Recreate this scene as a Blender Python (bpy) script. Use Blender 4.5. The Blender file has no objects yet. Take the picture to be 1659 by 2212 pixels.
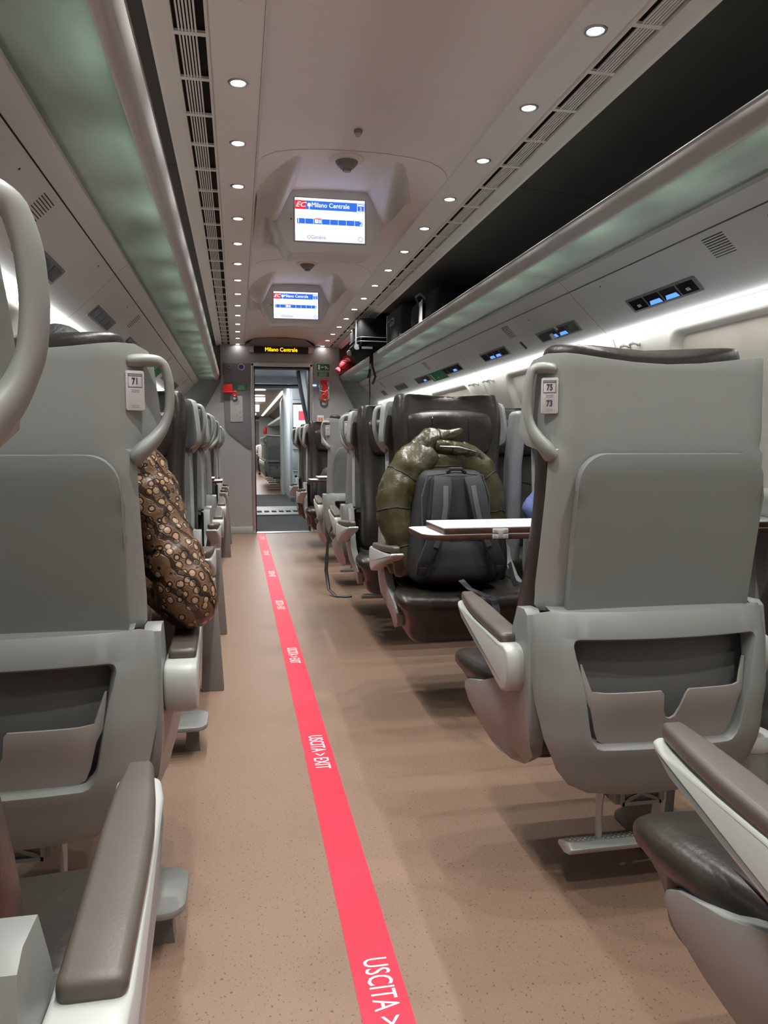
import bpy, bmesh, math, random
from mathutils import Vector, Matrix, geometry
random.seed(7)
SC = bpy.context.scene
COL = SC.collection
PI = math.pi
CX = 0.485                      # carriage centre line; camera stands at x=0
YB, YE = -2.6, 8.84             # carriage ends

# ------------------------------------------------------------------ materials
MATS = {}
def nodes_of(name):
    m = bpy.data.materials.new(name); m.use_nodes = True
    nt = m.node_tree; b = nt.nodes['Principled BSDF']
    return m, nt, b
def mat(name, col, rough=.5, metal=0., spec=.5, var=.06, vscale=6., bump=0., bscale=200., coat=0., emit=None, estr=0., sheen=0., detail=3.):
    if name in MATS: return MATS[name]
    m, nt, b = nodes_of(name)
    L = nt.links.new
    b.inputs['Roughness'].default_value = rough
    b.inputs['Metallic'].default_value = metal
    b.inputs['Specular IOR Level'].default_value = spec
    b.inputs['Coat Weight'].default_value = coat
    b.inputs['Sheen Weight'].default_value = sheen
    tc = nt.nodes.new('ShaderNodeTexCoord')
    nz = nt.nodes.new('ShaderNodeTexNoise'); nz.inputs['Scale'].default_value = vscale; nz.inputs['Detail'].default_value = detail
    L(tc.outputs['Object'], nz.inputs['Vector'])
    rp = nt.nodes.new('ShaderNodeValToRGB')
    rp.color_ramp.elements[0].position = .3; rp.color_ramp.elements[1].position = .7
    rp.color_ramp.elements[0].color = (*[c*(1-var) for c in col], 1)
    rp.color_ramp.elements[1].color = (*[min(1, c*(1+var)) for c in col], 1)
    L(nz.outputs['Fac'], rp.inputs['Fac']); L(rp.outputs['Color'], b.inputs['Base Color'])
    if bump:
        n2 = nt.nodes.new('ShaderNodeTexNoise'); n2.inputs['Scale'].default_value = bscale; n2.inputs['Detail'].default_value = 4
        L(tc.outputs['Object'], n2.inputs['Vector'])
        bp = nt.nodes.new('ShaderNodeBump'); bp.inputs['Strength'].default_value = bump; bp.inputs['Distance'].default_value = .01
        L(n2.outputs['Fac'], bp.inputs['Height']); L(bp.outputs['Normal'], b.inputs['Normal'])
    if emit:
        b.inputs['Emission Color'].default_value = (*emit, 1); b.inputs['Emission Strength'].default_value = estr
    MATS[name] = m
    return m

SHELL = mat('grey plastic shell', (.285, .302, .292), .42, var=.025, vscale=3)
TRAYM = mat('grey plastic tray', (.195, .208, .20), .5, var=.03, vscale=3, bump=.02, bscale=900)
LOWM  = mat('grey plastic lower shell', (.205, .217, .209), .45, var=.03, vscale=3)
DARKP = mat('dark grey recess plastic', (.15, .15, .145), .6, var=.05)
LIGHTP = mat('light grey plastic', (.40, .42, .405), .38, var=.03, vscale=4)
LEATH = mat('dark brown leather', (.024, .020, .0165), .36, var=.2, vscale=5, bump=.16, bscale=38, spec=.42)
PADM  = mat('taupe armrest pad', (.085, .074, .062), .42, var=.08, vscale=9, bump=.05, bscale=300)
BLACKP = mat('black plastic', (.012, .012, .013), .45)
METAL = mat('brushed steel', (.55, .56, .55), .32, metal=.9, var=.05)
SATIN = mat('satin aluminium rail', (.44, .445, .43), .42, metal=.0, var=.05)
WHITEP = mat('white laminate', (.64, .65, .66), .35, var=.02)
CEILM = mat('ceiling panel', (.82, .80, .78), .6, var=.02, vscale=2)
STRIPM = mat('ceiling light strip panel', (.88, .885, .87), .5, var=.02, vscale=2)
SLOPEM = mat('wall panel grey', (.62, .645, .65), .55, var=.02, vscale=2)
WINW  = mat('window wall panel', (.62, .62, .58), .45, var=.02, vscale=2)
DARKC = mat('anthracite upper panel', (.065, .063, .060), .6, var=.06, vscale=4)
ENDM  = mat('end wall grey', (.33, .33, .33), .55, var=.03, vscale=2)
ENDD  = mat('end wall dark panel', (.17, .17, .18), .5, var=.04, vscale=3)
ENDX  = mat('end wall recess grey', (.24, .245, .25), .55, var=.04, vscale=3)
CARPM = mat('charcoal vestibule floor', (.035, .037, .037), .8, var=.25, vscale=60)
CABM  = mat('vestibule light panel', (.58, .62, .64), .4, var=.02, vscale=2)
BLACKV = mat('black void', (.004, .004, .004), .9)
RUBBER = mat('black rubber', (.008, .008, .009), .6)
REDP = mat('red plastic', (.72, .02, .02), .35)
GREENP = mat('green sign', (.005, .16, .055), .5)
WHITEI = mat('white print', (.85, .85, .85), .6)
INK = mat('navy ink', (.02, .02, .07), .6)
GREYI = mat('grey print', (.30, .30, .32), .6)
BLIND = mat('pale woven blind', (.66, .64, .56), .55, var=.10, vscale=5, bump=.1, bscale=60)
GLASSB = mat('dark lamp window', (.012, .013, .022), .12)
FRAMEG = mat('grey lamp bezel', (.20, .20, .20), .5)
SKIN = mat('skin', (.50, .30, .21), .5)
HAIR = mat('dark hair', (.012, .012, .016), .6, bump=.4, bscale=120)
def emis(name, col, s):
    return mat(name, tuple(min(.9, c) for c in col), .6, emit=col, estr=s, var=0)
E_COVE = emis('cove light', (1, .985, .95), 6.0)
E_SPOT = emis('spot lens', (1, .96, .9), 30.0)
E_SCR = emis('lit screen white', (.88, .90, 1.), 1.15)
E_SCRG = emis('lit screen pale grey', (.68, .72, .82), 1.0)
E_BLUE = emis('lit screen blue', (.03, .13, .62), 1.0)
E_RED = emis('lit screen red', (.95, .02, .03), 1.0)
E_AMB = emis('amber led', (1., .46, .0), 3.2)
E_LBLU = emis('lamp blue glow', (.10, .28, 1.), 1.2)
E_GRY = emis('lit screen grey text', (.30, .32, .36), .6)
E_YEL = emis('lit screen yellow', (.9, .75, .15), .9)
E_DIG = emis('dim digits', (.35, .36, .4), .35)
E_ORNG = emis('orange led', (1., .25, .03), 2.)

def floor_mat():
    m, nt, b = nodes_of('speckled vinyl floor'); L = nt.links.new
    tc = nt.nodes.new('ShaderNodeTexCoord')
    n1 = nt.nodes.new('ShaderNodeTexNoise'); n1.inputs['Scale'].default_value = 3.0
    r1 = nt.nodes.new('ShaderNodeValToRGB')
    r1.color_ramp.elements[0].color = (.246, .162, .115, 1); r1.color_ramp.elements[1].color = (.284, .188, .133, 1)
    n2 = nt.nodes.new('ShaderNodeTexNoise'); n2.inputs['Scale'].default_value = 165.0; n2.inputs['Detail'].default_value = 2
    r2 = nt.nodes.new('ShaderNodeValToRGB')
    r2.color_ramp.elements[0].position = .32; r2.color_ramp.elements[1].position = .36
    mp = nt.nodes.new('ShaderNodeMapping'); mp.inputs['Scale'].default_value = (1, .75, 1)
    n3 = nt.nodes.new('ShaderNodeTexNoise'); n3.inputs['Scale'].default_value = 400.
    mx = nt.nodes.new('ShaderNodeMix'); mx.data_type = 'RGBA'; mx.inputs['A'].default_value = (.11, .075, .06, 1)
    mx2 = nt.nodes.new('ShaderNodeMix'); mx2.data_type = 'RGBA'; mx2.blend_type = 'MULTIPLY'; mx2.inputs['Factor'].default_value = .35
    L(tc.outputs['Object'], mp.inputs['Vector']); L(mp.outputs['Vector'], n2.inputs['Vector'])
    L(tc.outputs['Object'], n1.inputs['Vector']); L(tc.outputs['Object'], n3.inputs['Vector'])
    L(n1.outputs['Fac'], r1.inputs['Fac']); L(n2.outputs['Fac'], r2.inputs['Fac'])
    L(r2.outputs['Color'], mx.inputs['Factor']); L(r1.outputs['Color'], mx.inputs['B'])
    L(mx.outputs['Result'], mx2.inputs['A']); L(n3.outputs['Fac'], mx2.inputs['B'])
    L(mx2.outputs['Result'], b.inputs['Base Color'])
    b.inputs['Roughness'].default_value = .42; b.inputs['Specular IOR Level'].default_value = .4
    return m
FLOORM = floor_mat()
STRIPE = mat('red floor tape', (.74, .016, .05), .5, var=.02)

def glass_shelf_mat():
    m, nt, b = nodes_of('frosted green glass'); L = nt.links.new
    tc = nt.nodes.new('ShaderNodeTexCoord'); n = nt.nodes.new('ShaderNodeTexNoise')
    mp = nt.nodes.new('ShaderNodeMapping'); mp.inputs['Scale'].default_value = (6, 2.2, 2)
    n.inputs['Scale'].default_value = 1.3; n.inputs['Detail'].default_value = 6
    r = nt.nodes.new('ShaderNodeValToRGB')
    r.color_ramp.elements[0].position = .3; r.color_ramp.elements[1].position = .72
    r.color_ramp.elements[0].color = (.36, .475, .42, 1); r.color_ramp.elements[1].color = (.56, .68, .61, 1)
    L(tc.outputs['Object'], mp.inputs['Vector']); L(mp.outputs['Vector'], n.inputs['Vector']); L(n.outputs['Fac'], r.inputs['Fac'])
    tr = nt.nodes.new('ShaderNodeBsdfTranslucent'); mx = nt.nodes.new('ShaderNodeMixShader'); mx.inputs['Fac'].default_value = .45
    L(r.outputs['Color'], b.inputs['Base Color']); L(r.outputs['Color'], tr.inputs['Color'])
    b.inputs['Roughness'].default_value = .3
    out = nt.nodes['Material Output']
    L(b.outputs['BSDF'], mx.inputs[1]); L(tr.outputs['BSDF'], mx.inputs[2]); L(mx.outputs['Shader'], out.inputs['Surface'])
    return m
GLASS = glass_shelf_mat()
def pane_mat():
    m, nt, b = nodes_of('night window glass'); L = nt.links.new
    tr = nt.nodes.new('ShaderNodeBsdfTransparent'); tr.inputs['Color'].default_value = (.55, .58, .6, 1)
    gl = nt.nodes.new('ShaderNodeBsdfGlossy'); gl.inputs['Roughness'].default_value = .02
    mx = nt.nodes.new('ShaderNodeMixShader'); mx.inputs['Fac'].default_value = .12
    L(tr.outputs['BSDF'], mx.inputs[1]); L(gl.outputs['BSDF'], mx.inputs[2])
    L(mx.outputs['Shader'], nt.nodes['Material Output'].inputs['Surface'])
    return m
PANE = pane_mat()

# ------------------------------------------------------------------ mesh helpers
class M:
    def __init__(s): s.v = []; s.f = []
    def add(s, vs, fs):
        k = len(s.v); s.v += [tuple(p) for p in vs]; s.f += [tuple(i+k for i in f) for f in fs]; return s
    def box(s, x0, x1, y0, y1, z0, z1):
        v = [(x, y, z) for z in (z0, z1) for y in (y0, y1) for x in (x0, x1)]
        return s.add(v, [(0, 2, 3, 1), (4, 5, 7, 6), (0, 1, 5, 4), (2, 6, 7, 3), (0, 4, 6, 2), (1, 3, 7, 5)])
    def prism(s, poly, axis, a, b):
        # poly in the two remaining axes (in x,y,z order)
        def P(p, t):
            if axis == 'x': return (t, p[0], p[1])
            if axis == 'y': return (p[0], t, p[1])
            return (p[0], p[1], t)
        n = len(poly)
        v = [P(p, a) for p in poly]+[P(p, b) for p in poly]
        fs = [tuple(range(n)), tuple(range(2*n-1, n-1, -1))]
        fs += [(i, n+i, n+(i+1) % n, (i+1) % n) for i in range(n)]
        return s.add(v, fs)
    def loft(s, rings, cap=True, closed=True):
        n = len(rings[0]); v = [p for r in rings for p in r]; fs = []
        for i in range(len(rings)-1):
            for j in range(n if closed else n-1):
                k = (j+1) % n
                fs.append((i*n+j, i*n+k, (i+1)*n+k, (i+1)*n+j))
        if cap: fs += [tuple(range(n-1, -1, -1)), tuple((len(rings)-1)*n+j for j in range(n))]
        return s.add(v, fs)
    def tube(s, path, r, n=10, flat=None, up=(0, 0, 1)):
        # r: number or list ; flat: (scale along side, scale along up-normal)
        P = [Vector(p) for p in path]; rings = []
        upv = Vector(up)
        for i, p in enumerate(P):
            t = (P[min(i+1, len(P)-1)]-P[max(i-1, 0)]).normalized()
            a = t.cross(upv)
            if a.length < 1e-3: a = t.cross(Vector((1, 0, 0)))
            a.normalize(); b = a.cross(t).normalized()
            rr = r[i] if isinstance(r, (list, tuple)) else r
            fa, fb = flat if flat else (1, 1)
            rings.append([p+a*(math.cos(2*PI*k/n)*rr*fa)+b*(math.sin(2*PI*k/n)*rr*fb) for k in range(n)])
        return s.loft(rings)
    def lathe(s, prof, o=(0, 0, 0), axis=(0, 0, 1), n=20):
        ax = Vector(axis).normalized(); a = ax.orthogonal().normalized(); b = ax.cross(a); o = Vector(o)
        rings = [[o+ax*h+a*(math.cos(2*PI*k/n)*max(r, 1e-4))+b*(math.sin(2*PI*k/n)*max(r, 1e-4)) for k in range(n)] for r, h in prof]
        return s.loft(rings)
    def grid(s, nu, nv, fn):
        v = [fn(i/nu, j/nv) for j in range(nv+1) for i in range(nu+1)]
        fs = [(j*(nu+1)+i, j*(nu+1)+i+1, (j+1)*(nu+1)+i+1, (j+1)*(nu+1)+i) for j in range(nv) for i in range(nu)]
        return s.add(v, fs)
    def xf(s, fn): s.v = [tuple(fn(*p)) for p in s.v]; return s
    def build(s, name, m, parent=None, bevel=0, seg=2, solid=0, soff=-1, sub=0, ang=40, flat=False):
        me = bpy.data.meshes.new(name); me.from_pydata(s.v, [], s.f); me.validate()
        bm = bmesh.new(); bm.from_mesh(me)
        bmesh.ops.remove_doubles(bm, verts=bm.verts, dist=1e-6)
        bmesh.ops.recalc_face_normals(bm, faces=bm.faces); bm.to_mesh(me); bm.free()
        return finish(me, name, m, parent, bevel, seg, solid, soff, sub, ang, flat)

def finish(me, name, m, parent=None, bevel=0, seg=2, solid=0, soff=-1, sub=0, ang=40, flat=False):
    me.materials.append(m)
    o = bpy.data.objects.new(name, me); COL.objects.link(o)
    if solid:
        md = o.modifiers.new('s', 'SOLIDIFY'); md.thickness = solid; md.offset = soff
    if bevel:
        md = o.modifiers.new('b', 'BEVEL'); md.width = bevel; md.segments = seg; md.limit_method = 'ANGLE'; md.angle_limit = .6
        md.harden_normals = False
    if sub:
        md = o.modifiers.new('u', 'SUBSURF'); md.levels = sub; md.render_levels = sub
    if o.modifiers:
        dg = bpy.context.evaluated_depsgraph_get(); dg.update()
        nm = bpy.data.meshes.new_from_object(o.evaluated_get(dg)); o.modifiers.clear()
        old = o.data; o.data = nm; bpy.data.meshes.remove(old); nm.name = name; me = nm
    if not flat:
        me.shade_smooth()
        if not sub: me.set_sharp_from_angle(angle=math.radians(ang))
    if parent: o.parent = parent
    return o

def rrect(x0, x1, y0, y1, r, n=6):
    # r: number or 4 radii (bl, br, tr, tl)
    R = r if isinstance(r, (tuple, list)) else (r,)*4
    pts = []
    for (cx, cy, rr, a0) in ((x0, y0, R[0], PI), (x1, y0, R[1], 1.5*PI), (x1, y1, R[2], 0), (x0, y1, R[3], .5*PI)):
        sx = 1 if cx == x0 else -1; sy = 1 if cy == y0 else -1
        if rr <= 0: pts.append((cx, cy)); continue
        for k in range(n+1):
            a = a0+.5*PI*k/n
            pts.append((cx+sx*rr+math.cos(a)*rr, cy+sy*rr+math.sin(a)*rr))
    return pts
def panel(outline, holes, fn, res=.04):
    """flat outline with holes, filled with a fine triangulation, mapped by fn(u, v)"""
    def dense(poly):
        out = []
        for i, p in enumerate(poly):
            q = poly[(i+1) % len(poly)]; d = math.dist(p, q); k = max(1, int(d/res))
            out += [(p[0]+(q[0]-p[0])*t/k, p[1]+(q[1]-p[1])*t/k) for t in range(k)]
        return out
    polys = [dense(outline)]+[dense(h) for h in holes]
    def inside(p, poly):
        c = False; j = len(poly)-1
        for i in range(len(poly)):
            a, b = poly[i], poly[j]
            if (a[1] > p[1]) != (b[1] > p[1]) and p[0] < (b[0]-a[0])*(p[1]-a[1])/(b[1]-a[1])+a[0]: c = not c
            j = i
        return c
    def near(p, poly):
        return any((p[0]-q[0])**2+(p[1]-q[1])**2 < (res*.5)**2 for q in poly)
    xs = [p[0] for p in polys[0]]; ys = [p[1] for p in polys[0]]
    vs = []; ed = []
    for poly in polys:
        k = len(vs); vs += poly; ed += [(k+i, k+(i+1) % len(poly)) for i in range(len(poly))]
    nx = int((max(xs)-min(xs))/res); ny = int((max(ys)-min(ys))/res)
    if nx*ny < 6000:
        for i in range(1, nx):
            for j in range(1, ny):
                p = (min(xs)+i*res, min(ys)+j*res)
                if inside(p, polys[0]) and not any(inside(p, h) for h in polys[1:]) and not any(near(p, q) for q in polys): vs.append(p)
    r = geometry.delaunay_2d_cdt([Vector(p) for p in vs], ed, [], 0, 1e-7)
    V, F = r[0], r[2]; m = M(); fs = []
    for f in F:
        c = sum((V[i] for i in f), Vector((0, 0)))/len(f)
        if inside(c, polys[0]) and not any(inside(c, h) for h in polys[1:]): fs.append(tuple(f))
    m.add([fn(p[0], p[1]) for p in V], fs)
    return m
def rbox(x0, x1, y0, y1, z0, z1, r, seg=3, cuts=0, warp=None):
    bm = bmesh.new(); bmesh.ops.create_cube(bm, size=1)
    for v in bm.verts:
        v.co = Vector((x0+(v.co.x+.5)*(x1-x0), y0+(v.co.y+.5)*(y1-y0), z0+(v.co.z+.5)*(z1-z0)))
    bmesh.ops.bevel(bm, geom=bm.edges[:], offset=r, segments=seg, affect='EDGES', profile=.5)
    if cuts: bmesh.ops.subdivide_edges(bm, edges=[e for e in bm.edges if e.calc_length() > .06], cuts=cuts, use_grid_fill=True)
    m = M(); bm.verts.index_update()
    m.add([(warp(*v.co) if warp else v.co) for v in bm.verts], [[v.index for v in f.verts] for f in bm.faces]); bm.free()
    return m
def pillow(hx, hz, depth, n=18, k=.75, front=None, pw=4):
    """puffed cushion in the xz plane, thickness along y; front(x,z)->extra y"""
    m = M()
    for sgn in (1, -1):
        def fn(a, b):
            u = a*2-1; v = b*2-1
            x = u*math.sqrt(1-v*v*k*.5)/math.sqrt(1-.0); z = v*math.sqrt(1-u*u*k*.5)
            t = depth*max(0, (1-abs(u)**pw)*(1-abs(v)**pw))**.5
            X, Z = x*hx, z*hz
            e = front(X, Z) if front else 0
            return (X, sgn*t*(1 if sgn > 0 else .35)+e, Z)
        m.grid(n, n, fn)
    return m
def text(s, size, m, parent, mtx, name='lettering', sx=1., shear=0., align='CENTER', bold=0., depth=.0004):
    c = bpy.data.curves.new(name, 'FONT'); c.body = s; c.size = size; c.align_x = align; c.align_y = 'CENTER'
    c.shear = shear; c.offset = bold; c.extrude = depth; c.resolution_u = 3
    o = bpy.data.objects.new(name, c); COL.objects.link(o)
    dg = bpy.context.evaluated_depsgraph_get(); dg.update()
    me = bpy.data.meshes.new_from_object(o.evaluated_get(dg)); bpy.data.objects.remove(o); bpy.data.curves.remove(c)
    me.transform(Matrix.Diagonal((sx, 1, 1, 1))); me.name = name; me.materials.clear(); me.materials.append(m)
    o = bpy.data.objects.new(name, me); COL.objects.link(o); o.matrix_local = mtx
    if parent: o.parent = parent
    return o
def frame(o, x, y):
    x = Vector(x).normalized(); y = Vector(y); y = (y-x*y.dot(x)).normalized(); z = x.cross(y)
    return Matrix(((x.x, y.x, z.x, o[0]), (x.y, y.y, z.y, o[1]), (x.z, y.z, z.z, o[2]), (0, 0, 0, 1)))
XZ = lambda x, y, z: frame((x, y, z), (1, 0, 0), (0, 0, 1))      # text facing -y
def tag(o, label, cat, group=None, kind=None):
    o['label'] = label; o['category'] = cat
    if group: o['group'] = group
    if kind: o['kind'] = kind
    return o
def thing(name, label, cat, loc=(0, 0, 0), rz=0, group=None, mtx=None):
    o = bpy.data.objects.new(name, None); COL.objects.link(o); o.empty_display_size = .05
    if mtx is not None: o.matrix_world = mtx
    else: o.location = loc; o.rotation_euler = (0, 0, rz)
    return tag(o, label, cat, group)
def struct(o): o['kind'] = 'structure'; return o
def kids(o): return [c for c in bpy.data.objects if c.parent == o]
def dup(root, label=None, group=None, loc=None, rz=None, mtx=None, skip=(), tree=None):
    def rec(o, par):
        c = o.copy(); COL.objects.link(c)
        if par: c.parent = par
        for ch in CH.get(o, []):
            if ch.name.split('.')[0] in skip: continue
            rec(ch, c)
        return c
    CH = {}
    for ob in bpy.data.objects:
        if ob.parent: CH.setdefault(ob.parent, []).append(ob)
    r = rec(root, None)
    if mtx is not None: r.matrix_world = mtx
    if loc: r.location = loc
    if rz is not None: r.rotation_euler = (0, 0, rz)
    if label: r['label'] = label
    if group: r['group'] = group
    return r
ORD = 'first second third fourth fifth sixth seventh eighth ninth tenth eleventh twelfth thirteenth fourteenth fifteenth sixteenth seventeenth eighteenth nineteenth twentieth twenty-first twenty-second twenty-third twenty-fourth twenty-fifth'.split()

# ------------------------------------------------------------------ the carriage shell
def strip(name, m, prof, y0, y1, mirror=False, ny=1, thick=.0, ang=40, kind=True):
    """a profile [(dx, z)...] measured from the centre line, swept along the carriage"""
    s = -1 if mirror else 1
    b = M().grid(ny, len(prof)-1, lambda u, v: (CX+s*prof[round(v*(len(prof)-1))][0], y0+(y1-y0)*u, prof[round(v*(len(prof)-1))][1]))
    o = b.build(name, m, solid=thick, soff=0, ang=ang)
    return struct(o) if kind else o
SEAMS = [-.55, 1.32, 3.2, 5.07, 6.95, YE]
struct(M().box(-1.2, 2.2, YB-.1, YE, -.06, 0).build('floor', FLOORM))
# ceiling: arched centre panels, roof above, spotlight strips, anthracite upper panels
def sm(a, b, x):
    t = max(0, min(1, (x-a)/(b-a))); return t*t*(3-2*t)
arch = [(-.393, 2.098), (-.39, 2.118), (-.37, 2.142), (-.32, 2.165), (-.24, 2.179), (-.12, 2.188), (0, 2.19), (.12, 2.188), (.24, 2.179), (.32, 2.165), (.37, 2.142), (.39, 2.118), (.393, 2.098)]
ys = [YB]+[q for q in (-.55, 1.32, 3.2, 5.07)]+[YE]
for a, b in zip(ys, ys[1:]):
    strip('ceiling', CEILM, arch, a+.004, b-.004, thick=.008)
struct(M().box(-1.0, 2.0, YB, YE, 2.23, 2.26).build('ceiling', BLACKV))
for sd in (0, 1):
    s = -1 if sd else 1
    strip('ceiling', STRIPM, [(.397, 2.112), (.398, 2.100), (.470, 2.098), (.538, 2.098), (.545, 2.106)], YB, YE, sd)
    strip('ceiling', STRIPM, [(.640, 2.112), (.643, 2.094), (.690, 2.088), (.697, 2.080), (.70, 2.10)], YB, YE, sd)
    for a, b in zip(ys, ys[1:]):
        strip('wall_'+('left' if sd else 'right'), DARKC, [(.698, 2.085), (.9, 2.075), (1.05, 2.055), (1.15, 2.01), (1.21, 1.93), (1.24, 1.83), (1.25, 1.66)], a+.002, b-.002, sd, ang=60)
    # sloping panels below the rack with a shadow seam
    for i, (a, b) in enumerate(zip(ys, ys[1:])):
        strip('wall_'+('left' if sd else 'right'), SLOPEM, [(.893, 1.712), (.893, 1.698), (.905, 1.690), (.9385, 1.6585)], a+.0015, b-.0015, sd)
        strip('wall_'+('left' if sd else 'right'), SLOPEM, [(.945, 1.66), (.9415, 1.6545), (1.03, 1.568), (1.128, 1.478), (1.132, 1.485)], a+.0015, b-.0015, sd)
    strip('trim_1', BLACKP, [(.93, 1.674), (1.15, 1.476)], YB, YE, sd)
    # window wall
    WP = [(0, 1.36), (.3, 1.385), (.6, 1.385), (.85, 1.36), (1.15, 1.308), (1.40, 1.205), (1.50, 1.165)]
    def dxw(z):
        for (z0, a), (z1, b) in zip(WP, WP[1:]):
            if z <= z1: return a+(b-a)*(z-z0)/(z1-z0)
        return WP[-1][1]
    holes = [rrect(yc-.55, yc+.55, .82, 1.448, .09, 8) for yc in (.39, 2.28, 4.17, 6.06, 7.98)]
    w = panel([(YB, 0), (YE, 0), (YE, 1.5), (YB, 1.5)], holes, lambda y, z: (CX+s*dxw(z), y, z), .12)
    struct(w.build('wall_'+('left' if sd else 'right'), WINW, ang=50))
    # glowing cove strip behind the lower lip of the sloping panel
    o = M().box(CX+s*1.118, CX+s*1.164, YB+.02, YE-.02, 1.467, 1.472).build('cove_light', E_COVE)
    tag(o, 'long white cove light strip under the sloping panel above the '+('left' if sd else 'right')+' windows', 'light strip', 'cove light strips')
    # seams of the window wall
    for k, y in enumerate((1.33, 3.25, 5.16, 7.05)):
        o = struct(M().grid(1, 12, lambda u, v: (CX+s*(dxw(.7+.77*v)-.0015), y-.004+u*.008, .7+.77*v)).build('trim_%d' % (k+2), LIGHTP))
    for k, yc in enumerate((.39, 2.28, 4.17, 6.06, 7.98)):
        # raised rounded frame, pane, blind
        ring = []
        for (ins, off) in ((.018, .0), (.006, -.010), (-.012, -.006), (-.022, .012), (-.024, .045)):
            ring.append([(CX+s*(dxw(min(1.5, z))+off), y, z) for y, z in rrect(yc-.55-ins, yc+.55+ins, .82-ins, 1.448+ins, .09+ins*.8, 8)])
        fr = M().loft(ring, cap=False).build('window_%d' % (k+1+5*sd), WINW, ang=60); struct(fr)
        pn = M().grid(1, 6, lambda u, v: (CX+s*(dxw(.80+.665*v)+.05), yc-.56+1.12*u, .80+.665*v)).build('pane', PANE); pn.parent = fr
        zb = {(0, 3): 1.325, (1, 1): 1.30, (1, 2): 1.2}.get((sd, k), .80)
        bl = M().grid(1, 10, lambda u, v: (CX+s*(dxw(zb+(1.465-zb)*v)+.030), yc-.555+1.11*u, zb+(1.465-zb)*v)).build('blind_cloth', BLIND)
        br = M().tube([(CX+s*(dxw(zb)+.030), yc-.545, zb), (CX+s*(dxw(zb)+.030), yc+.545, zb)], .011, 8, flat=(.6, 1.5)).build('hem_bar', WHITEP)
        t = thing('window_blind', 'pale woven roller blind in the %s window of the %s wall, counted from the camera' % (ORD[k], 'left' if sd else 'right'), 'blind', (0, 0, 0), group='roller blinds in the windows')
        bl.parent = t; br.parent = t
    # luggage rack: front rail, frosted glass shelf, back ledge, seams in the glass
    t = thing('luggage_rack', 'long overhead luggage rack with frosted green glass shelf along the %s side' % ('left' if sd else 'right'), 'luggage rack')
    up = .0 if sd else .013
    rail = [(.664, 1.768), (.668, 1.772), (.676, 1.765), (.694, 1.732+up), (.712, 1.726+up), (.712, 1.712+up), (.702, 1.708+up), (.690, 1.712+up), (.676, 1.728+up*.7)]
    M().prism([(CX+s*a, z) for a, z in rail], 'y', YB, YE-.02).build('front_rail', SATIN, t, ang=50)
    ed = [(.6625, 1.768), (.667, 1.7735), (.673, 1.771), (.667, 1.765)]
    M().prism([(CX+s*a, z) for a, z in ed], 'y', YB, YE-.02).build('edge_strip', METAL, t)
    for a, b in zip(ys, ys[1:]):
        M().box(*sorted((CX+s*.706, CX+s*.905)), a+.0015, b-.0015, 1.712, 1.722).xf(lambda x, y, z: (x, y, z+up*(1-sm(.71, .9, abs(x-CX))))).build('glass_shelf', GLASS, t)
    M().box(*sorted((CX+s*.902, CX+s*1.25)), YB, YE-.02, 1.716, 1.728).build('back_shelf', DARKC, t)
    # air grille
    g = thing('air_grille', 'long slotted grey air grille in the ceiling beside the %s row of spotlights' % ('left' if sd else 'right'), 'air grille', group='ceiling air grilles')
    M().box(*sorted((CX+s*.544, CX+s*.644)), YB, YE-.02, 2.1125, 2.118).build('duct', BLACKV, g)
    fr = M()
    for d0, d1 in ((.543, .551), (.634, .643)): fr.box(*sorted((CX+s*d0, CX+s*d1)), YB, YE-.02, 2.092, 2.126)
    fr.build('frame', STRIPM, g)
    sl = M()
    for i in range(6): 
        d = .574+i*.0088
        sl.box(*sorted((CX+s*d, CX+s*(d+.0048))), YB, YE-.02, 2.0975, 2.103)
    y = YB+.1; br = sl
    while y < YE-.1: br.box(*sorted((CX+s*.55, CX+s*.636)), y, y+.018, 2.0965, 2.104); y += .262
    br.build('slats', STRIPM, g)

# spotlights, counted from the end wall
YS = [2.01+.4795*k for k in range(-9, 15)]
for sd, nm in ((1, 'left'), (0, 'right')):
    x = .02 if sd else .955
    proto = None
    for i, y in enumerate(reversed(YS)):
        lab = 'round recessed ceiling spotlight, %s from the end wall in the %s row' % (ORD[i], nm)
        if proto is None:
            proto = thing('ceiling_spotlight', lab, 'spotlight', (x, y, 2.098), group='ceiling spotlights')
            M().lathe([(.0215, .012), (.0215, -.001), (.024, -.0035), (.030, -.0025), (.032, .0)], n=24).build('trim_ring', METAL, proto)
            M().lathe([(.0, -.001), (.0212, -.001)], n=24).build('lens', E_SPOT, proto)
        else: dup(proto, lab, None, (x, y, 2.098))
        if i == 0: continue
        ld = bpy.data.lights.new('spot_lamp', 'SPOT'); ld.energy = 27; ld.spot_size = math.radians(100); ld.spot_blend = .7
        ld.shadow_soft_size = .012; ld.color = (1, .975, .935)
        lo = bpy.data.objects.new('spot_lamp', ld); COL.objects.link(lo); lo.location = (x, y, 2.088)
for sd in (0, 1):
    s = -1 if sd else 1
    ld = bpy.data.lights.new('cove_lamp', 'AREA'); ld.shape = 'RECTANGLE'; ld.size = .02; ld.size_y = YE-YB-.1; ld.energy = 4.2; ld.color = (1, .985, .95)
    lo = bpy.data.objects.new('cove_lamp', ld); COL.objects.link(lo)
    lo.location = (CX+s*1.115, (YB+YE)/2, 1.462)
    lo.rotation_euler = (0, s*math.radians(-32), 0)

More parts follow.
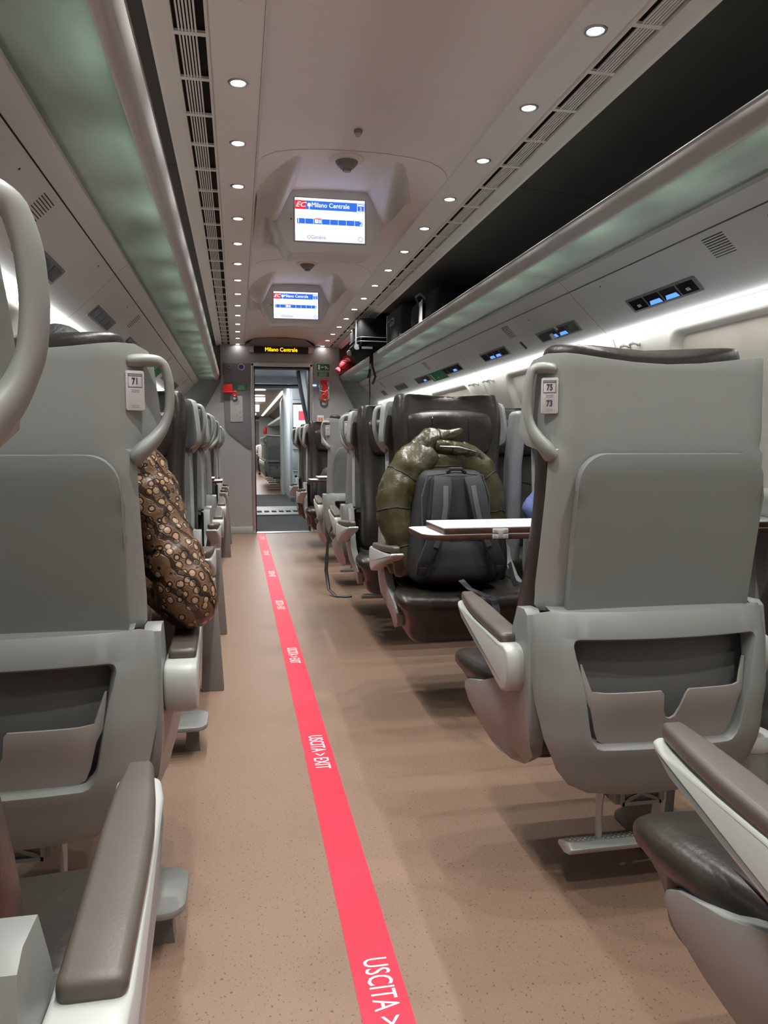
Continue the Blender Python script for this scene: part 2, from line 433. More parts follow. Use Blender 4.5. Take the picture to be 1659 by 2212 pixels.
# end wall with doorway
DX0, DX1, DZ = .157, .846, 1.90
def hole_wall(name, m, out, holes, y, th, res=.3):
    return panel(out, holes, lambda x, z: (x, y, z), res).build(name, m, solid=th, soff=0)
dh = rrect(DX0+.03, DX1-.03, -.01, DZ-.03, .001, 1)
endp = [(-.36, -.01), (-.40, 1.24), (-.335, 1.41), (-.17, 1.69), (-.17, 2.10), (.13, 2.10), (.2, 2.165), (.35, 2.18), (.62, 2.18), (.77, 2.165), (.86, 2.10), (1.155, 2.10), (1.155, 1.73), (1.40, 1.24), (1.36, -.01)]
w = panel([(-.36, 0), (-.40, 1.24), (-.335, 1.41), (-.17, 1.69), (-.17, 2.10), (.11, 2.10), (.2, 2.165), (.35, 2.18), (.62, 2.18), (.77, 2.165), (.86, 2.10), (1.15, 2.10), (1.15, 1.73), (1.40, 1.24), (1.36, 0), (DX1-.03, 0), (DX1-.03, DZ-.03), (DX0+.03, DZ-.03), (DX0+.03, 0)], [], lambda x, z: (x, 8.79, z), .3)
struct(w.build('wall_end', ENDM, solid=.05, soff=0))
w = panel([(-1.0, 0), (-1.0, 2.2), (2.0, 2.2), (2.0, 0), (DX1-.02, 0), (DX1-.02, DZ-.02), (DX0+.02, DZ-.02), (DX0+.02, 0)], [], lambda x, z: (x, 8.86, z), .3)
struct(w.build('wall_end', ENDX, solid=.04, soff=0))
struct(M().box(-1.0, 2.0, YB-.06, YB, 0, 2.25).build('wall_rear', ENDM))
# door frame
fr = M()
fr.box(DX0, DX0+.035, 8.755, 9.0, 0, DZ); fr.box(DX1-.035, DX1, 8.755, 9.0, 0, DZ); fr.box(DX0, DX1, 8.755, 9.0, DZ-.035, DZ)
d1 = struct(fr.build('door_1', METAL, bevel=.006))
M().box(DX0+.034, DX0+.045, 8.80, 8.98, 0, DZ-.036).build('seal', RUBBER, d1)
M().box(DX1-.045, DX1-.034, 8.80, 8.98, 0, DZ-.036).build('seal', RUBBER, d1)
M().box(DX0+.04, DX1-.04, 8.80, 8.98, DZ-.05, DZ-.036).build('seal', RUBBER, d1)
M().box(DX0, DX1, 8.72, 8.86, 0, .006).build('sill', METAL, d1)
for x0, x1 in ((-.36, DX0), (DX1, 1.36)):
    struct(M().box(x0, x1, 8.745, 8.766, 0, .075).build('baseboard_end', LIGHTP, bevel=.004))
# destination LED sign above the door
t = thing('destination_sign', 'black LED strip with amber lettering above the end doorway', 'sign', (.494, 8.765, 2.045))
M().box(-.30, .30, -.05, 0, -.036, .036).build('display_bar', BLACKP, t, bevel=.004)
for sx in (-1, 1):
    M().prism([(sx*.30, -.036), (sx*.352, -.030), (sx*.366, -.012), (sx*.366, .015), (sx*.352, .034), (sx*.30, .036)], 'y', -.056, 0).build('end_cap', METAL, t, bevel=.006)
text('Milano Centrale', .060, E_AMB, t, XZ(0, -.0515, 0), sx=.92)
# dark panel left of the door and its fittings
p = [(-.145, 1.895), (.152, 1.895), (.152, .95), (.115, .955), (-.09, 1.12), (-.128, 1.18), (-.133, 1.24)]
o = M().prism(p, 'y', 8.752, 8.766).build('control_board', ENDD, bevel=.004)
tag(o, 'tall dark grey panel with slanted lower edge left of the doorway', 'panel')
t = thing('intercom_switch', 'pale rectangular intercom plate with round speaker on dark panel', 'intercom', (-.004, 8.751, 1.392))
M().prism(rrect(-.068, .068, -.143, .143, .01), 'y', -.006, 0).build('plate', LIGHTP, t, bevel=.002)
M().lathe([(.0, .0), (.036, 0), (.037, -.0015)], (0, -.0065, .075), (0, -1, 0)).build('speaker', GREYI, t)
for x, z in ((-.045, -.09), (.045, -.09), (.04, -.04), (0, -.075)):
    M().lathe([(0, 0), (.012, 0), (.0125, -.001)], (x, -.0065, z), (0, -1, 0), 12).build('button', GREYI, t)
for x, z, r, nm, lab in ((.055, 1.853, .036, 'round_sign', 'blue round sticker with white rim at top of dark panel'), (-.077, 1.857, .016, 'round_sign', 'tiny blue round dot near top corner of dark panel')):
    t = thing(nm, lab, 'sign', (x, 8.751, z))
    M().lathe([(0, 0), (r, 0), (r, .003)], (0, -.002, 0), (0, 1, 0), 24).build('rim', WHITEI, t)
    M().lathe([(0, 0), (r*.76, 0), (r*.76, .002)], (0, -.003, 0), (0, 1, 0), 24).build('face', mat('blue sticker', (.01, .04, .22), .5), t)
t = thing('emergency_brake', 'red emergency handle box with ring on dark panel left of doorway', 'emergency handle', (-.094, 8.751, 1.612))
M().box(-.052, .052, -.07, 0, -.03, .045).build('box', REDP, t, bevel=.006)
M().box(-.056, .056, -.076, -.01, -.045, -.03).build('lip', REDP, t, bevel=.004)
M().tube([(.075+.024*math.cos(a), -.05, -.055+.024*math.sin(a)) for a in [k*PI/8 for k in range(17)]], .009, 8, up=(0, 1, 0)).build('ring', REDP, t)
def sign(name, lab, x0, x1, z0, z1, m, y=8.764, lines=0):
    t = thing(name, lab, 'sign', ((x0+x1)/2, y, (z0+z1)/2))
    w, h = (x1-x0)/2, (z1-z0)/2
    M().box(-w, w, -.004, 0, -h, h).build('board', m, t)
    if lines:
        b = M()
        for i in range(lines):
            z = h*.7-i*(1.4*h/max(1, lines-1)); b.box(-w*.8, w*(.5+.3*random.random()), -.0048, -.0042, z-.0035, z+.0025)
        b.build('print_lines', mat('pale green print', (.25, .5, .33), .6), t)
    return t
t = sign('exit_sign', 'green emergency exit pictogram sign right of the doorway top', .893, 1.036, 1.832, 1.903, GREENP)
M().box(-.058, -.036, -.005, -.004, -.026, .026).build('door_symbol', WHITEI, t)
a = M().prism([(-.026, 0), (-.012, .012), (-.012, .004), (.012, .004), (.012, -.004), (-.012, -.004), (-.012, -.012)], 'y', -.005, -.004); a.build('arrow', WHITEI, t)
a = M().lathe([(0, 0), (.0075, 0)], (.030, -.0048, .022), (0, -1, 0), 12)
a.prism([(.018, .016), (.034, .014), (.042, -.002), (.060, -.016), (.056, -.022), (.036, -.009), (.028, -.024), (.02, -.022), (.026, -.002), (.022, .006), (.010, .002), (.012, -.004)], 'y', -.005, -.004)
a.build('running_figure', WHITEI, t)
sign('exit_notice', 'small green notice with lines of text under the exit sign', .900, 1.032, 1.762, 1.812, GREENP, lines=4)
sign('exit_notice', 'small green text notice beside the red emergency handle', .003, .110, 1.598, 1.660, mat('bright green sign', (.01, .26, .10), .5), y=8.750, lines=5)
t = sign('warning_sign', 'small white square sign with two orange red marks right of doorway', .893, .968, 1.248, 1.328, WHITEI)
M().box(-.034, .034, -.005, -.004, -.034, .022).build('face', mat('pale pink print', (.75, .62, .55), .6), t)
for x in (-.013, .013):
    M().prism([(x-.009, -.022), (x+.009, -.022), (x+.007, .004), (x+.001, .016), (x-.008, .004)], 'y', -.006, -.005).build('mark', E_ORNG if 0 else mat('orange print', (.8, .15, .03), .5), t)
# red extinguisher hammer in a steel holder
t = thing('emergency_hammer_mount', 'red emergency hammer in shiny steel wall holder right of doorway', 'emergency hammer', (.972, 8.764, 1.605))
M().prism(rrect(-.062, .062, -.115, .12, .045), 'y', -.014, 0).build('holder_plate', METAL, t, bevel=.005)
M().tube([(.03, -.05, .105), (-.045, -.055, .10)], [.018, .02], 10, flat=(1, 1)).build('hammer_head', REDP, t)
M().tube([(-.01, -.045, .10), (.01, -.05, .05), (.0, -.05, 0), (.02, -.05, -.06)], [.03, .027, .03, .027], 10, flat=(1, .5), up=(0, 1, 0)).build('hammer_body', REDP, t)
M().tube([(.0+.034*math.cos(a), -.055, -.075+.034*math.sin(a)) for a in [k*PI/8 for k in range(17)]], .009, 8, up=(0, 1, 0)).build('grip_ring', REDP, t)
M().tube([(-.055, -.012, .06), (-.05, -.05, .0), (.0, -.06, -.02), (.05, -.05, .02), (.055, -.012, .06)], .008, 8).build('clip', METAL, t)
o = M().box(.845, .885, 8.75, 8.764, 1.655, 1.672).build('indicator_lamp', emis('blue indicator', (.35, .6, 1), 1.4)); tag(o, 'small pale blue indicator light beside red hammer holder', 'indicator light')

# red floor tape with lettering
t = thing('floor_tape', 'red exit tape running down the aisle floor with white lettering', 'floor tape')
M().box(.197, .288, YB, 8.68, .0, .0012).build('tape', STRIPE, t)
for k in range(-1, 7):
    y = 1.425+1.172*k
    text('USCITA > EXIT', .068, WHITEI, t, frame((.243, y-.165, .0016), (0, -1, 0), (1, 0, 0)), sx=.62, depth=.0002)

# ------------------------------------------------------------------ passenger displays under the ceiling
def display(lab, y, zc, xc):
    t = thing('passenger_display', lab, 'display screen', (xc, y, zc))
    # moulded hood: one smooth skin hanging from the arched panel, a scoop in front of the screen
    def cz(x):
        x = abs(x)
        for (a, za), (b, zb) in zip(arch[6:], arch[7:]):
            if x <= b: return za+(zb-za)*(x-a)/(b-a)
        return 2.1
    def pw(x, P):
        for (a, za), (b, zb) in zip(P, P[1:]):
            if x <= b: return za+(zb-za)*sm(a, b, x)
        return P[-1][1]
    def drop(x, q):             # x from the screen centre, q metres behind the screen face
        a = abs(x)
        if q < 0:
            t = 1+q/.44
            if t <= 0: return 0
            xc = .165+.095*t if x < 0 else .235+.025*t
            xi = xc-.012-.085*t
            return .135*t**1.25*(sm(xi, xc, a) if a < xc else 1-sm(xc, xc+.04+.10*t, a))
        k = 1-sm(.10, 1.15, q)
        return k*pw(a, [(.185, .285), (.232, .20), (.252, .12), (.30, .045), (.36, 0)])
    qs = [-.44+.044*k for k in range(10)]+[-.004, .0001, .02, .05]+[.10+.075*k for k in range(15)]
    xs = [-.40+.8*k/80 for k in range(81)]
    V = [(x, q, cz(x+xc-CX)-zc-.002-drop(x, q)) for q in qs for x in xs]
    m = M(); n = len(xs); F = []
    for r in range(len(qs)-1):
        for c in range(n-1):
            f = (r*n+c, r*n+c+1, (r+1)*n+c+1, (r+1)*n+c)
            if max(drop(xs[i % n], qs[i//n]) for i in f) > .0004 and -.385 < xs[c]+xc-CX < .375: F.append(f)
    m.add(V, F).build('hood', mat('shaded display hood grey', (.66, .65, .635), .5, var=.02), t, ang=50)  # darker than the ceiling panels: shade of the screen recess put into the colour
    # dark frame and the lit face
    M().box(-.170, .170, -.006, .02, -.102, .102).build('bezel', mat('grey bezel', (.30, .29, .28), .5), t, bevel=.003)
    W, H = .164, .097
    sc = M().box(-W, W, -.009, -.005, -H, H).build('screen', E_SCR, t)
    bx = lambda n, m, x0, x1, z0, z1, d=-.0098: M().box(x0, x1, d, -.009, z0, z1).build(n, m, sc)
    bx('header_bar', E_BLUE, -W+.05, W, .045, .085)
    bx('logo_box', E_RED, -W, -W+.05, .045, .085)
    text('EC', .032, E_SCR, sc, XZ(-W+.025, -.0105, .065), sx=1.2, shear=.35)
    M().lathe([(0, 0), (.008, 0)], (-W+.066, -.0105, .066), (0, -1, 0), 16).build('station_dot', E_SCR, sc)
    bx('station_line', E_SCR, -W+.0645, -W+.0675, .045, .062, -.0104)
    text('Milano Centrale', .030, E_SCR, sc, XZ(-W+.166, -.0105, .066), sx=.92)
    for (x0, x1, z0, z1) in ((W-.036, W-.002, .080, .082), (W-.036, W-.002, .047, .049), (W-.036, W-.034, .047, .082), (W-.004, W-.002, .047, .082), (W-.032, W-.006, .072, .077)):
        bx('class_frame', E_SCR, x0, x1, z0, z1, -.0104)
    text('2', .020, E_SCR, sc, XZ(W-.019, -.0105, .059))
    for i in range(8):
        x0 = -W+.008+i*(2*W-.018)/8
        bx('car_symbol', E_BLUE, x0+.0008, x0+(2*W-.018)/8-.0008, -.020, .004)
    bx('class_line', E_YEL, -W+.008, -W+.088, .0055, .008)
    bx('class_line', E_RED, -W+.092, -W+.126, .0052, .008)
    text('1', .030, E_SCR, sc, XZ(-W+.016, -.0105, -.008))
    text('2', .030, E_SCR, sc, XZ(W-.018, -.0105, -.008))
    text('♿', .016, E_SCR, sc, XZ(-W+.100, -.0105, -.008))
    bx('seat_symbol', E_SCR, -W+.112, -W+.120, -.015, .0, -.0104)
    bx('platform_line', E_SCRG, -W+.008, W-.010, -.0305, -.0275)
    bx('footer_bar', E_SCRG, -W, W, -H, -.062)
    text('Genève', .024, E_GRY, sc, XZ(-W+.108, -.0105, -.080), sx=.95)
    ringp = lambda cx, cz, r: M().tube([(cx+r*math.cos(a), -.010, cz+r*math.sin(a)) for a in [k*PI/10 for k in range(21)]], .0011, 6, up=(0, 1, 0)).build('ring_symbol', E_GRY, sc)
    ringp(-W+.064, -.080, .007); ringp(W-.020, -.080, .0105)
    bx('ring_stem', E_GRY, -W+.0625, -W+.0655, -.071, -.065)
    M().lathe([(0, 0), (.0035, 0)], (-.182, -.004, 0), (0, -1, 0), 10).build('sensor', BLACKP, t)
    return t
display('lit train information screen under the ceiling, the nearer and larger of two', 3.70, 2.045, .444)
display('lit train information screen under the ceiling, the farther and smaller of two', 5.86, 2.030, .444)
def smoke(lab, x, y):
    t = thing('smoke_detector', lab, 'smoke detector', (x, y, 2.187))
    M().lathe([(.075, .006), (.075, -.004), (.068, -.009), (.05, -.011)], n=28).build('base_ring', CEILM, t)
    M().lathe([(.048, -.008), (.046, -.018), (.044, -.018), (.043, -.022), (.040, -.022), (.038, -.028), (.034, -.028), (.030, -.036), (.020, -.040), (.017, -.050), (.0, -.052)], n=28).build('sensor_head', mat('grey detector', (.26, .25, .24), .5), t, ang=20)
smoke('round smoke detector in front of the nearer ceiling screen', .468, 3.30)
smoke('round smoke detector in front of the farther ceiling screen', .470, 5.18)
t = thing('ceiling_camera', 'small steel dome camera on the ceiling before the nearer screen', 'camera', (.468, 2.99, 2.19))
M().lathe([(.016, .002), (.016, -.014), (.014, -.018)], n=20).build('collar', mat('bronze metal', (.30, .27, .23), .35, metal=.8), t)
M().lathe([(.011, -.016), (.011, -.024), (.006, -.031), (0, -.032)], n=20).build('lens_dome', METAL, t)
for (x, y) in ((.055, 2.86), (.92, 2.72), (.075, 4.2)):
    pass

# ------------------------------------------------------------------ fittings of the sloping panels
def slope_frame(sd, y, q):
    # q 0..1 from the rack edge down to the cove
    s = -1 if sd else 1
    x = CX+s*(.905+(1.128-.905)*q); z = 1.690+(1.478-1.690)*q
    if sd: return frame((x+.0012*.68, y, z-.0012*.73), (0, 1, 0), (.725, 0, .689))
    return frame((x-.0012*.68, y, z-.0012*.73), (0, -1, 0), (-.725, 0, .689))
def reading_lamp(lab, sd, y, nums=None, lit=(1, 1), slip=False, small=0):
    t = thing('reading_light', lab, 'reading light', mtx=slope_frame(sd, y, .68), group='reading light panels')
    w = .235 if not small else small; h = .033
    M().prism(rrect(-w, w, -h, h, .008), 'z', -.004, .004).build('bezel', FRAMEG, t, bevel=.002)
    n = 4 if not small else 1
    cw = (2*w-.03)/n
    for i in range(n):
        x0 = -w+.015+i*cw; 
        p = M().box(x0+.006, x0+cw-.006, -h+.010, h-.010, .003, .0055).build('lamp_window', GLASSB, t)
        if n == 4 and i in (1, 2) and lit[i-1]:
            M().prism([(x0+.012, -h+.012), (x0+cw-.012, -h+.012), (x0+cw-.018, -h+.030), (x0+.026, -h+.030)], 'z', .0055, .0062).build('glow', E_LBLU, p)
        if nums and i in (0, 3):
            text(nums[0 if i == 0 else 1], .018, E_DIG, p, Matrix.Translation((x0+cw*.5, -.008, .006)), name='seat_number', sx=.9)
    if slip:
        M().add([(-.10, -.028, .006), (-.03, -.022, .010), (-.035, .012, .012), (-.085, .004, .008), (.02, .012, .008), (.055, .018, .010), (.045, .040, .010), (.015, .034, .007)], [(0, 1, 2, 3), (4, 5, 6, 7)]).build('paper_slip', WHITEP, t, flat=True)
    return t
SIDEN = ('right', 'left')
for k, (y, nums, lit, slip) in enumerate([(2.64, ('074', '076'), (1, 1), 0), (3.58, None, (1, 1), 1), (4.52, None, (1, 1), 0), (5.46, None, (0, 1), 0), (6.36, None, (0, 1), 0), (7.23, None, (0, 0), 0), (8.1, None, (0, 0), 0)]):
    lab = 'dark four-window reading light strip on the right sloping panel, %s from camera' % ORD[k]
    if nums: lab = 'reading light strip with seat numbers 074 and 076 on right sloping panel'
    if slip: lab = 'reading light strip with white paper slips stuck on, right sloping panel'
    reading_lamp(lab, 0, y, nums, lit, slip, .09 if k == 6 else 0)
for k, y in enumerate((.75, 1.70, 2.50, 3.58, 4.52, 5.46, 6.6, 7.5)):
    reading_lamp('dark four-window reading light strip on the left sloping panel, %s from camera' % ORD[k], 1, y, lit=(0, 0), slip=(y == 4.52))
def speaker(lab, sd, y):
    t = thing('speaker_grille', lab, 'speaker grille', mtx=slope_frame(sd, y, .36), group='slotted speaker grilles')
    b = M()
    for i in range(9): b.box(-.052, .052, -.036+i*.009-.0014, -.036+i*.009+.0014, -.002, .0008)
    b.build('slots', RUBBER, t)
for sd in (0, 1):
    for k, y in enumerate((2.2, 4.08, 5.95, 7.85)):
        speaker('square slotted speaker grille in the %s sloping panel, %s from camera' % (SIDEN[sd], ORD[k]), sd, y)
for sd, y, ln in ((0, 5.9, .22), (1, 5.95, .22)):
    t = thing('emergency_notice', 'green rectangular safety notice stuck on the %s sloping panel' % SIDEN[sd], 'sign', mtx=slope_frame(sd, y, .72))
    M().box(-ln, ln, -.042, .042, -.001, .0015).build('board', GREENP, t)
    M().box(-.17, -.15, -.03, .03, .0015, .002).build('symbol', WHITEI, t)
    M().box(-.04, .0, -.018, -.013, .0015, .002).build('print_lines', WHITEI, t)
t = thing('slot_button', 'small black slot on right sloping panel between two reading light strips', 'switch', mtx=slope_frame(0, 4.05, .70))
M().prism(rrect(-.014, .014, -.026, .026, .008), 'z', -.001, .003).build('plate', BLACKP, t)
for sd in (0, 1):
    for k, (y, q) in enumerate(((1.95, .28), (2.95, .26), (3.75, .3))):
        o = M().lathe([(0, .001), (.0035, .001), (.0035, -.001)], n=10).build('screw_cap', RUBBER); o.matrix_world = slope_frame(sd, y, q)
        tag(o, 'tiny black screw cap on the %s sloping panel, %s from camera' % (SIDEN[sd], ORD[k]), 'screw cap', 'screw caps')
# coat hooks
def hook(lab, sd, y):
    s = -1 if sd else 1; z = 1.425; x = CX+s*(dxw(z)-.001)
    t = thing('coat_hook', lab, 'coat hook', (x, y, z), group='coat hooks')
    M().lathe([(.009, 0), (.010, .004), (.0065, .010), (.006, .024), (.012, .036), (.014, .040), (.010, .045), (0, .046)], (0, 0, 0), (-s, 0, .10), 16).build('peg', LIGHTP, t)
    return t
hk = 0
for y in (3.05, 3.13, 3.36, 3.44, 4.95, 5.04, 5.28, 5.37, 6.85, 6.94, 7.15, 7.24):
    hook('pale flared coat hook on the right window wall, %s from camera' % ORD[hk], 0, y); hk += 1
hk = 0
for y in (1.2, 1.28, 3.05, 3.13, 3.36, 3.44, 4.95, 5.04):
    hook('pale flared coat hook on the left window wall, %s from camera' % ORD[hk], 1, y); hk += 1
# lit departure sign seen outside through the raised blind
t = thing('platform_sign', 'platform sign with orange and blue lit marks outside the raised-blind window', 'sign', (2.35, 6.2, 1.42))
M().box(-.03, .03, -.5, .5, -.12, .12).build('casing', BLACKP, t, bevel=.01)
b = M()
for i in range(6): b.box(-.036, -.031, .25-i*.08, .30-i*.08, .02, .08)
b.build('orange_marks', E_ORNG, t)
M().box(-.036, -.031, -.25, .3, -.09, -.02).build('blue_band', emis('blue sign band', (.1, .25, 1), 1.2), t)
struct(M().box(3.2, 3.3, -2, 12, -.5, 2.6).build('wall_outside', mat('night station', (.02, .022, .03), .8)))

# ------------------------------------------------------------------ train seats
def yr(z):                      # rear surface of the back shell (seat faces +y)
    if z >= 1.02: return .004
    if z >= .62: return .004+.056*((1.02-z)/.40)**1.25
    return .06+.02*(.62-z)/.2
def ylow(z):                    # rear surface of the lower shell
    P = [(.26, .03), (.30, -.005), (.40, -.045), (.50, -.055), (.60, -.045), (.67, -.02)]
    for (a, p), (b, q) in zip(P, P[1:]):
        if z <= b: return p+(q-p)*max(0, (z-a)/(b-a))
    return P[-1][1]
def sm(a, b, x):
    t = max(0, min(1, (x-a)/(b-a))); return t*t*(3-2*t)
def make_seat(sx, label, cat='seat', window=False, numbers=None, floor_leg=False, raised=False, foot=True, hx=.337, ai=.262):
    t = thing('train_seat', label, cat)
    def B(m, n, mt, kx=.855, **k):
        return m.xf(lambda x, y, z: (sx*kx*x, y, z)).build(n, mt, k.pop('parent', t), **k)
    AI = ai
    # back shell
    top = [(.30, 1.150), (.292, 1.168), (.27, 1.178), (.24, 1.177), (.16, 1.168), (.08, 1.161), (0, 1.158), (-.08, 1.161), (-.16, 1.168), (-.24, 1.177), (-.27, 1.178), (-.292, 1.168), (-.30, 1.150)]
    left = [(-.31, 1.08), (-.315, 1.03), (-.312, 1.01), (-.30, .998), (-.285, .990), (-.272, .978), (-.272, .96), (-.273, .9), (-.276, .8), (-.279, .72), (-.277, .672), (-.268, .66)]
    out = top+left+[(-x, z) for x, z in reversed(left)]
    def shell(x, z):
        a = abs(x); w = sm(.19, .33, a)
        return (x, yr(z)+.085*w*w*(1 if z > .99 else .55)+.0, z)
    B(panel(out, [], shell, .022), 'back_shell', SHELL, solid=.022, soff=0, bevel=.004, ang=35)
    # tray table folded up against the back, with hinge clips
    arc = [(.153+.058*math.cos(k*PI/20), .924+.058*math.sin(k*PI/20)) for k in range(11)]
    hr = [(.14, .650), (.204, .652), (.210, .656), (.213, .664), (.2135, .80)]+arc
    tr = [(-.13, .636), (.13, .636)]+hr+[(-x, z) for x, z in reversed(hr)]
    B(panel(tr, [], lambda x, z: (x+.013*sx, yr(z)-.026, z), .03), 'tray_table', TRAYM, kx=.95, solid=.02, soff=0, bevel=.004, ang=35)
    for s in (-1, 1):
        B(M().prism([(s*.142, .638), (s*.20, .643), (s*.205, .650), (s*.142, .650)], 'y', .036, .066), 'tray_hinge', TRAYM, bevel=.003)
    # lower shell with pocket recess
    R = [(-.30, .585), (-.298, .63), (-.285, .655), (-.262, .664), (.262, .664), (.285, .655), (.298, .63), (.30, .585)]
    lr = [(.296, .53), (.290, .48), (.274, .41), (.250, .35), (.220, .314), (.17, .293), (.08, .284)]
    low = R+lr+[(0, .283)]+[(-x, z) for x, z in reversed(lr)]
    hole = [(x*(1-.17*sm(.60, .40, z)), z) for x, z in rrect(-.226, .226, .40, .612, (.035, .035, .012, .012), 4)]
    def lows(x, z):
        a = abs(x)
        return (x, ylow(z)+.035*(a/.3)**2+.06*sm(.225, .32, a)**1.5, z)
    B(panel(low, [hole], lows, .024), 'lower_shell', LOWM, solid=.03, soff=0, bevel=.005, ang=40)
    m = M()
    xs = [-.262+.524*i/16 for i in range(17)]
    m.loft([[(x, lows(x, .655)[1]+.004, .6625) for x in xs], [(x, shell(x, .68)[1]+.012, .672) for x in xs], [(x, shell(x, .68)[1]+.012, .64) for x in xs]], cap=False, closed=False)
    B(m, 'top_ledge', LOWM, flat=False)
    B(panel(rrect(-.24, .24, .385, .63, .02), [], lambda x, z: (x, ylow(z)+.05+.02*(x/.3)**2, z), .06), 'pocket_back', DARKP)
    # magazine pocket with finger notch
    n = [(-.208, .565), (-.200, .535), (-.196, .512), (-.03, .514), (-.024, .508), (-.018, .470), (-.008, .455), (.004, .452), (.016, .458), (.026, .480), (.036, .508), (.044, .515), (.196, .514), (.200, .535), (.208, .565)]
    n += [(.212, .565), (.214, .50), (.205, .478), (.200, .43), (.19, .408), (.17, .400), (-.17, .400), (-.19, .408), (-.200, .43), (-.205, .478), (-.214, .50), (-.212, .565)]
    n = [(x*(1-.13*sm(.58, .40, z)), z) for x, z in n]
    B(panel(n, [], lambda x, z: (x, ylow(z)+.008+.03*(x/.3)**2-.018*sm(.40, .52, z)*(1-sm(.15, .21, abs(x))), z), .024), 'magazine_pocket', LIGHTP if 0 else mat('pocket plastic', (.27, .262, .25), .45, var=.03), solid=.005, soff=0, ang=50)
    B(M().tube([(x, lows(x, .286)[1]-.002, .2845+.006*(x/.13)**2) for x in [-.13+.026*k for k in range(11)]], .0035, 6), 'bottom_lip', LIGHTP)
    uf = B(M().box(-.075, .06, .036, .12, .234, .288), 'under_frame', DARKP, bevel=.004)
    B(M().box(-.06, .045, .028, .036, .235, .243).box(-.06, .045, .028, .036, .277, .285).box(-.062, -.054, .028, .036, .235, .285).box(.04, .048, .028, .036, .235, .285).tube([(-.056, .032, .24), (.043, .032, .28)], .004, 6).tube([(-.056, .032, .28), (.043, .032, .24)], .004, 6), 'cross_brace', LOWM, parent=uf)
    # thin seams on the lower shell
    for s in (-1, 1):
        B(M().tube([(s*(.155+.01*(k/6)), lows(.16, .292+.1*k/6)[1]-.0005, .292+.1*k/6) for k in range(7)], .0013, 5), 'shell_seam', BLACKP)
    # side panels down to the cushion
    fp = [(lows(.298, z)[1]-.012, z) for z in (.385, .43, .48, .54, .60)]+[(.035, .655), (.05, .664), (.09, .662), (.118, .61), (.15, .53), (.22, .47), (.31, .435), (.405, .412), (.432, .398), (.44, .382), (.425, .352), (.37, .318), (.29, .294), (.20, .288), (.13, .305), (.08, .335)]
    for s in (-1, 1):
        if window and s < 0 and 0: continue
        def side(y, z, s=s): return (s*(.298+.010*sm(.1, .3, y)-.03*sm(.40, .27, z)-.02*sm(.48, .29, z)*(1-sm(.10, .34, y))), y, z)
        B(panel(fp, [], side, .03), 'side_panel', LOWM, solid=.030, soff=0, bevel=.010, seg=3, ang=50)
    # leather back with wings
    rings = []
    Z = [.43, .50, .58, .66, .74, .82, .90, .98, 1.05, 1.11, 1.155, 1.178, 1.186]
    for i, z in enumerate(Z):
        w = .256-.009*sm(.50, .72, z)+.015*sm(.95, 1.04, z)
        if z > 1.14: w -= .022*sm(1.14, 1.19, z)
        yb = yr(max(z, .6))+.018+(.03 if z < .6 else 0)
        yf = yb+.095+.02*sm(.9, .6, z)
        wg = yf+.050+.025*math.exp(-((z-.66)/.12)**2)
        if z > 1.10: k = sm(1.10, 1.19, z); yf -= .020*k; wg -= .035*k
        pts = [(-w, yb+.035), (-w*.72, yb), (-w*.36, yb), (0, yb), (w*.36, yb), (w*.72, yb), (w, yb+.035), (w+.004, (yb+wg)/2+.02), (w-.006, wg-.005), (w-.03, wg+.006), (w-.065, wg-.006), (w-.105, yf+.012), (w*.35, yf), (0, yf), (-w*.35, yf), (-w+.105, yf+.012), (-w+.065, wg-.006), (-w+.03, wg+.006), (-w+.006, wg-.005), (-w-.004, (yb+wg)/2+.02)]
        r = []
        for x, y in pts:
            dz = 0
            if z > 1.1: dz = .026*sm(.13, .2, abs(x))*sm(1.1, 1.18, z)-.004
            r.append((x, y, z+dz))
        rings.append(r)
    B(M().loft(rings), 'backrest', LEATH, sub=1)
    # piping seams on the leather
    for s in (-1, 1):
        pth = [(s*(.225-.0*z), yr(max(z, .6))+.018+.095+.02*sm(.9, .6, z)+.046+.02*math.exp(-((z-.66)/.12)**2), z) for z in [.55+.05*k for k in range(11)]]
        B(M().tube(pth, .0022, 6), 'seam_piping', LEATH)
    B(M().tube([(x, .147+.035*(abs(x)/.2)**2+.02*sm(.9, .6, .80), .80-.075*(abs(x)/.2)**2.2) for x in [-.2+.04*k for k in range(11)]], .002, 6), 'seam_piping', LEATH)
    # head pillow
    ph = pillow(.205, .102, .040, 20, .5, pw=6)
    ph.xf(lambda x, y, z: (x*(1-.06*sm(.0, -.1, z)), y+.134+.004*math.sin(x*40)*sm(.09, .03, z), z+1.036))
    pl = B(ph, 'headrest_pillow', LEATH, kx=1.0, ang=80)
    for s in (-1, 1):
        B(M().tube([(s*.088, .174+.0015*k*(6-k)/9-(.030 if k in (0, 6) else 0), .948+.031*k) for k in range(7)], .0018, 6), 'seam', LEATH, parent=pl)
    # seat cushion
    def warp(x, y, z):
        e = sm(.32, .53, y)
        z2 = z
        if z > .40: z2 += .012*sm(.1, .27, abs(x))-.012*(1-e)+.004-.022*sm(.45, .56, y)**2
        else: z2 += -.03*sm(.2, .45, y)
        return (x*(1-.03*sm(.50, .56, y)+.22*sm(.27, .40, y)*sm(.375, .43, z)), y+.03*sm(.46, .36, z)*sm(.4, .5, y)*-1, z2)
    cu = rbox(-.283, .283, .10, .56, .305, .462, .045, 3, 3, warp)
    cs = B(cu, 'seat_cushion', LEATH, sub=1)
    for s in (-1, 1):
        B(M().tube([(s*.272, .12+.36*k/8, .462-.01*sm(.42, .5, .12+.36*k/8)) for k in range(9)], .0025, 6), 'piping', LEATH, parent=cs)
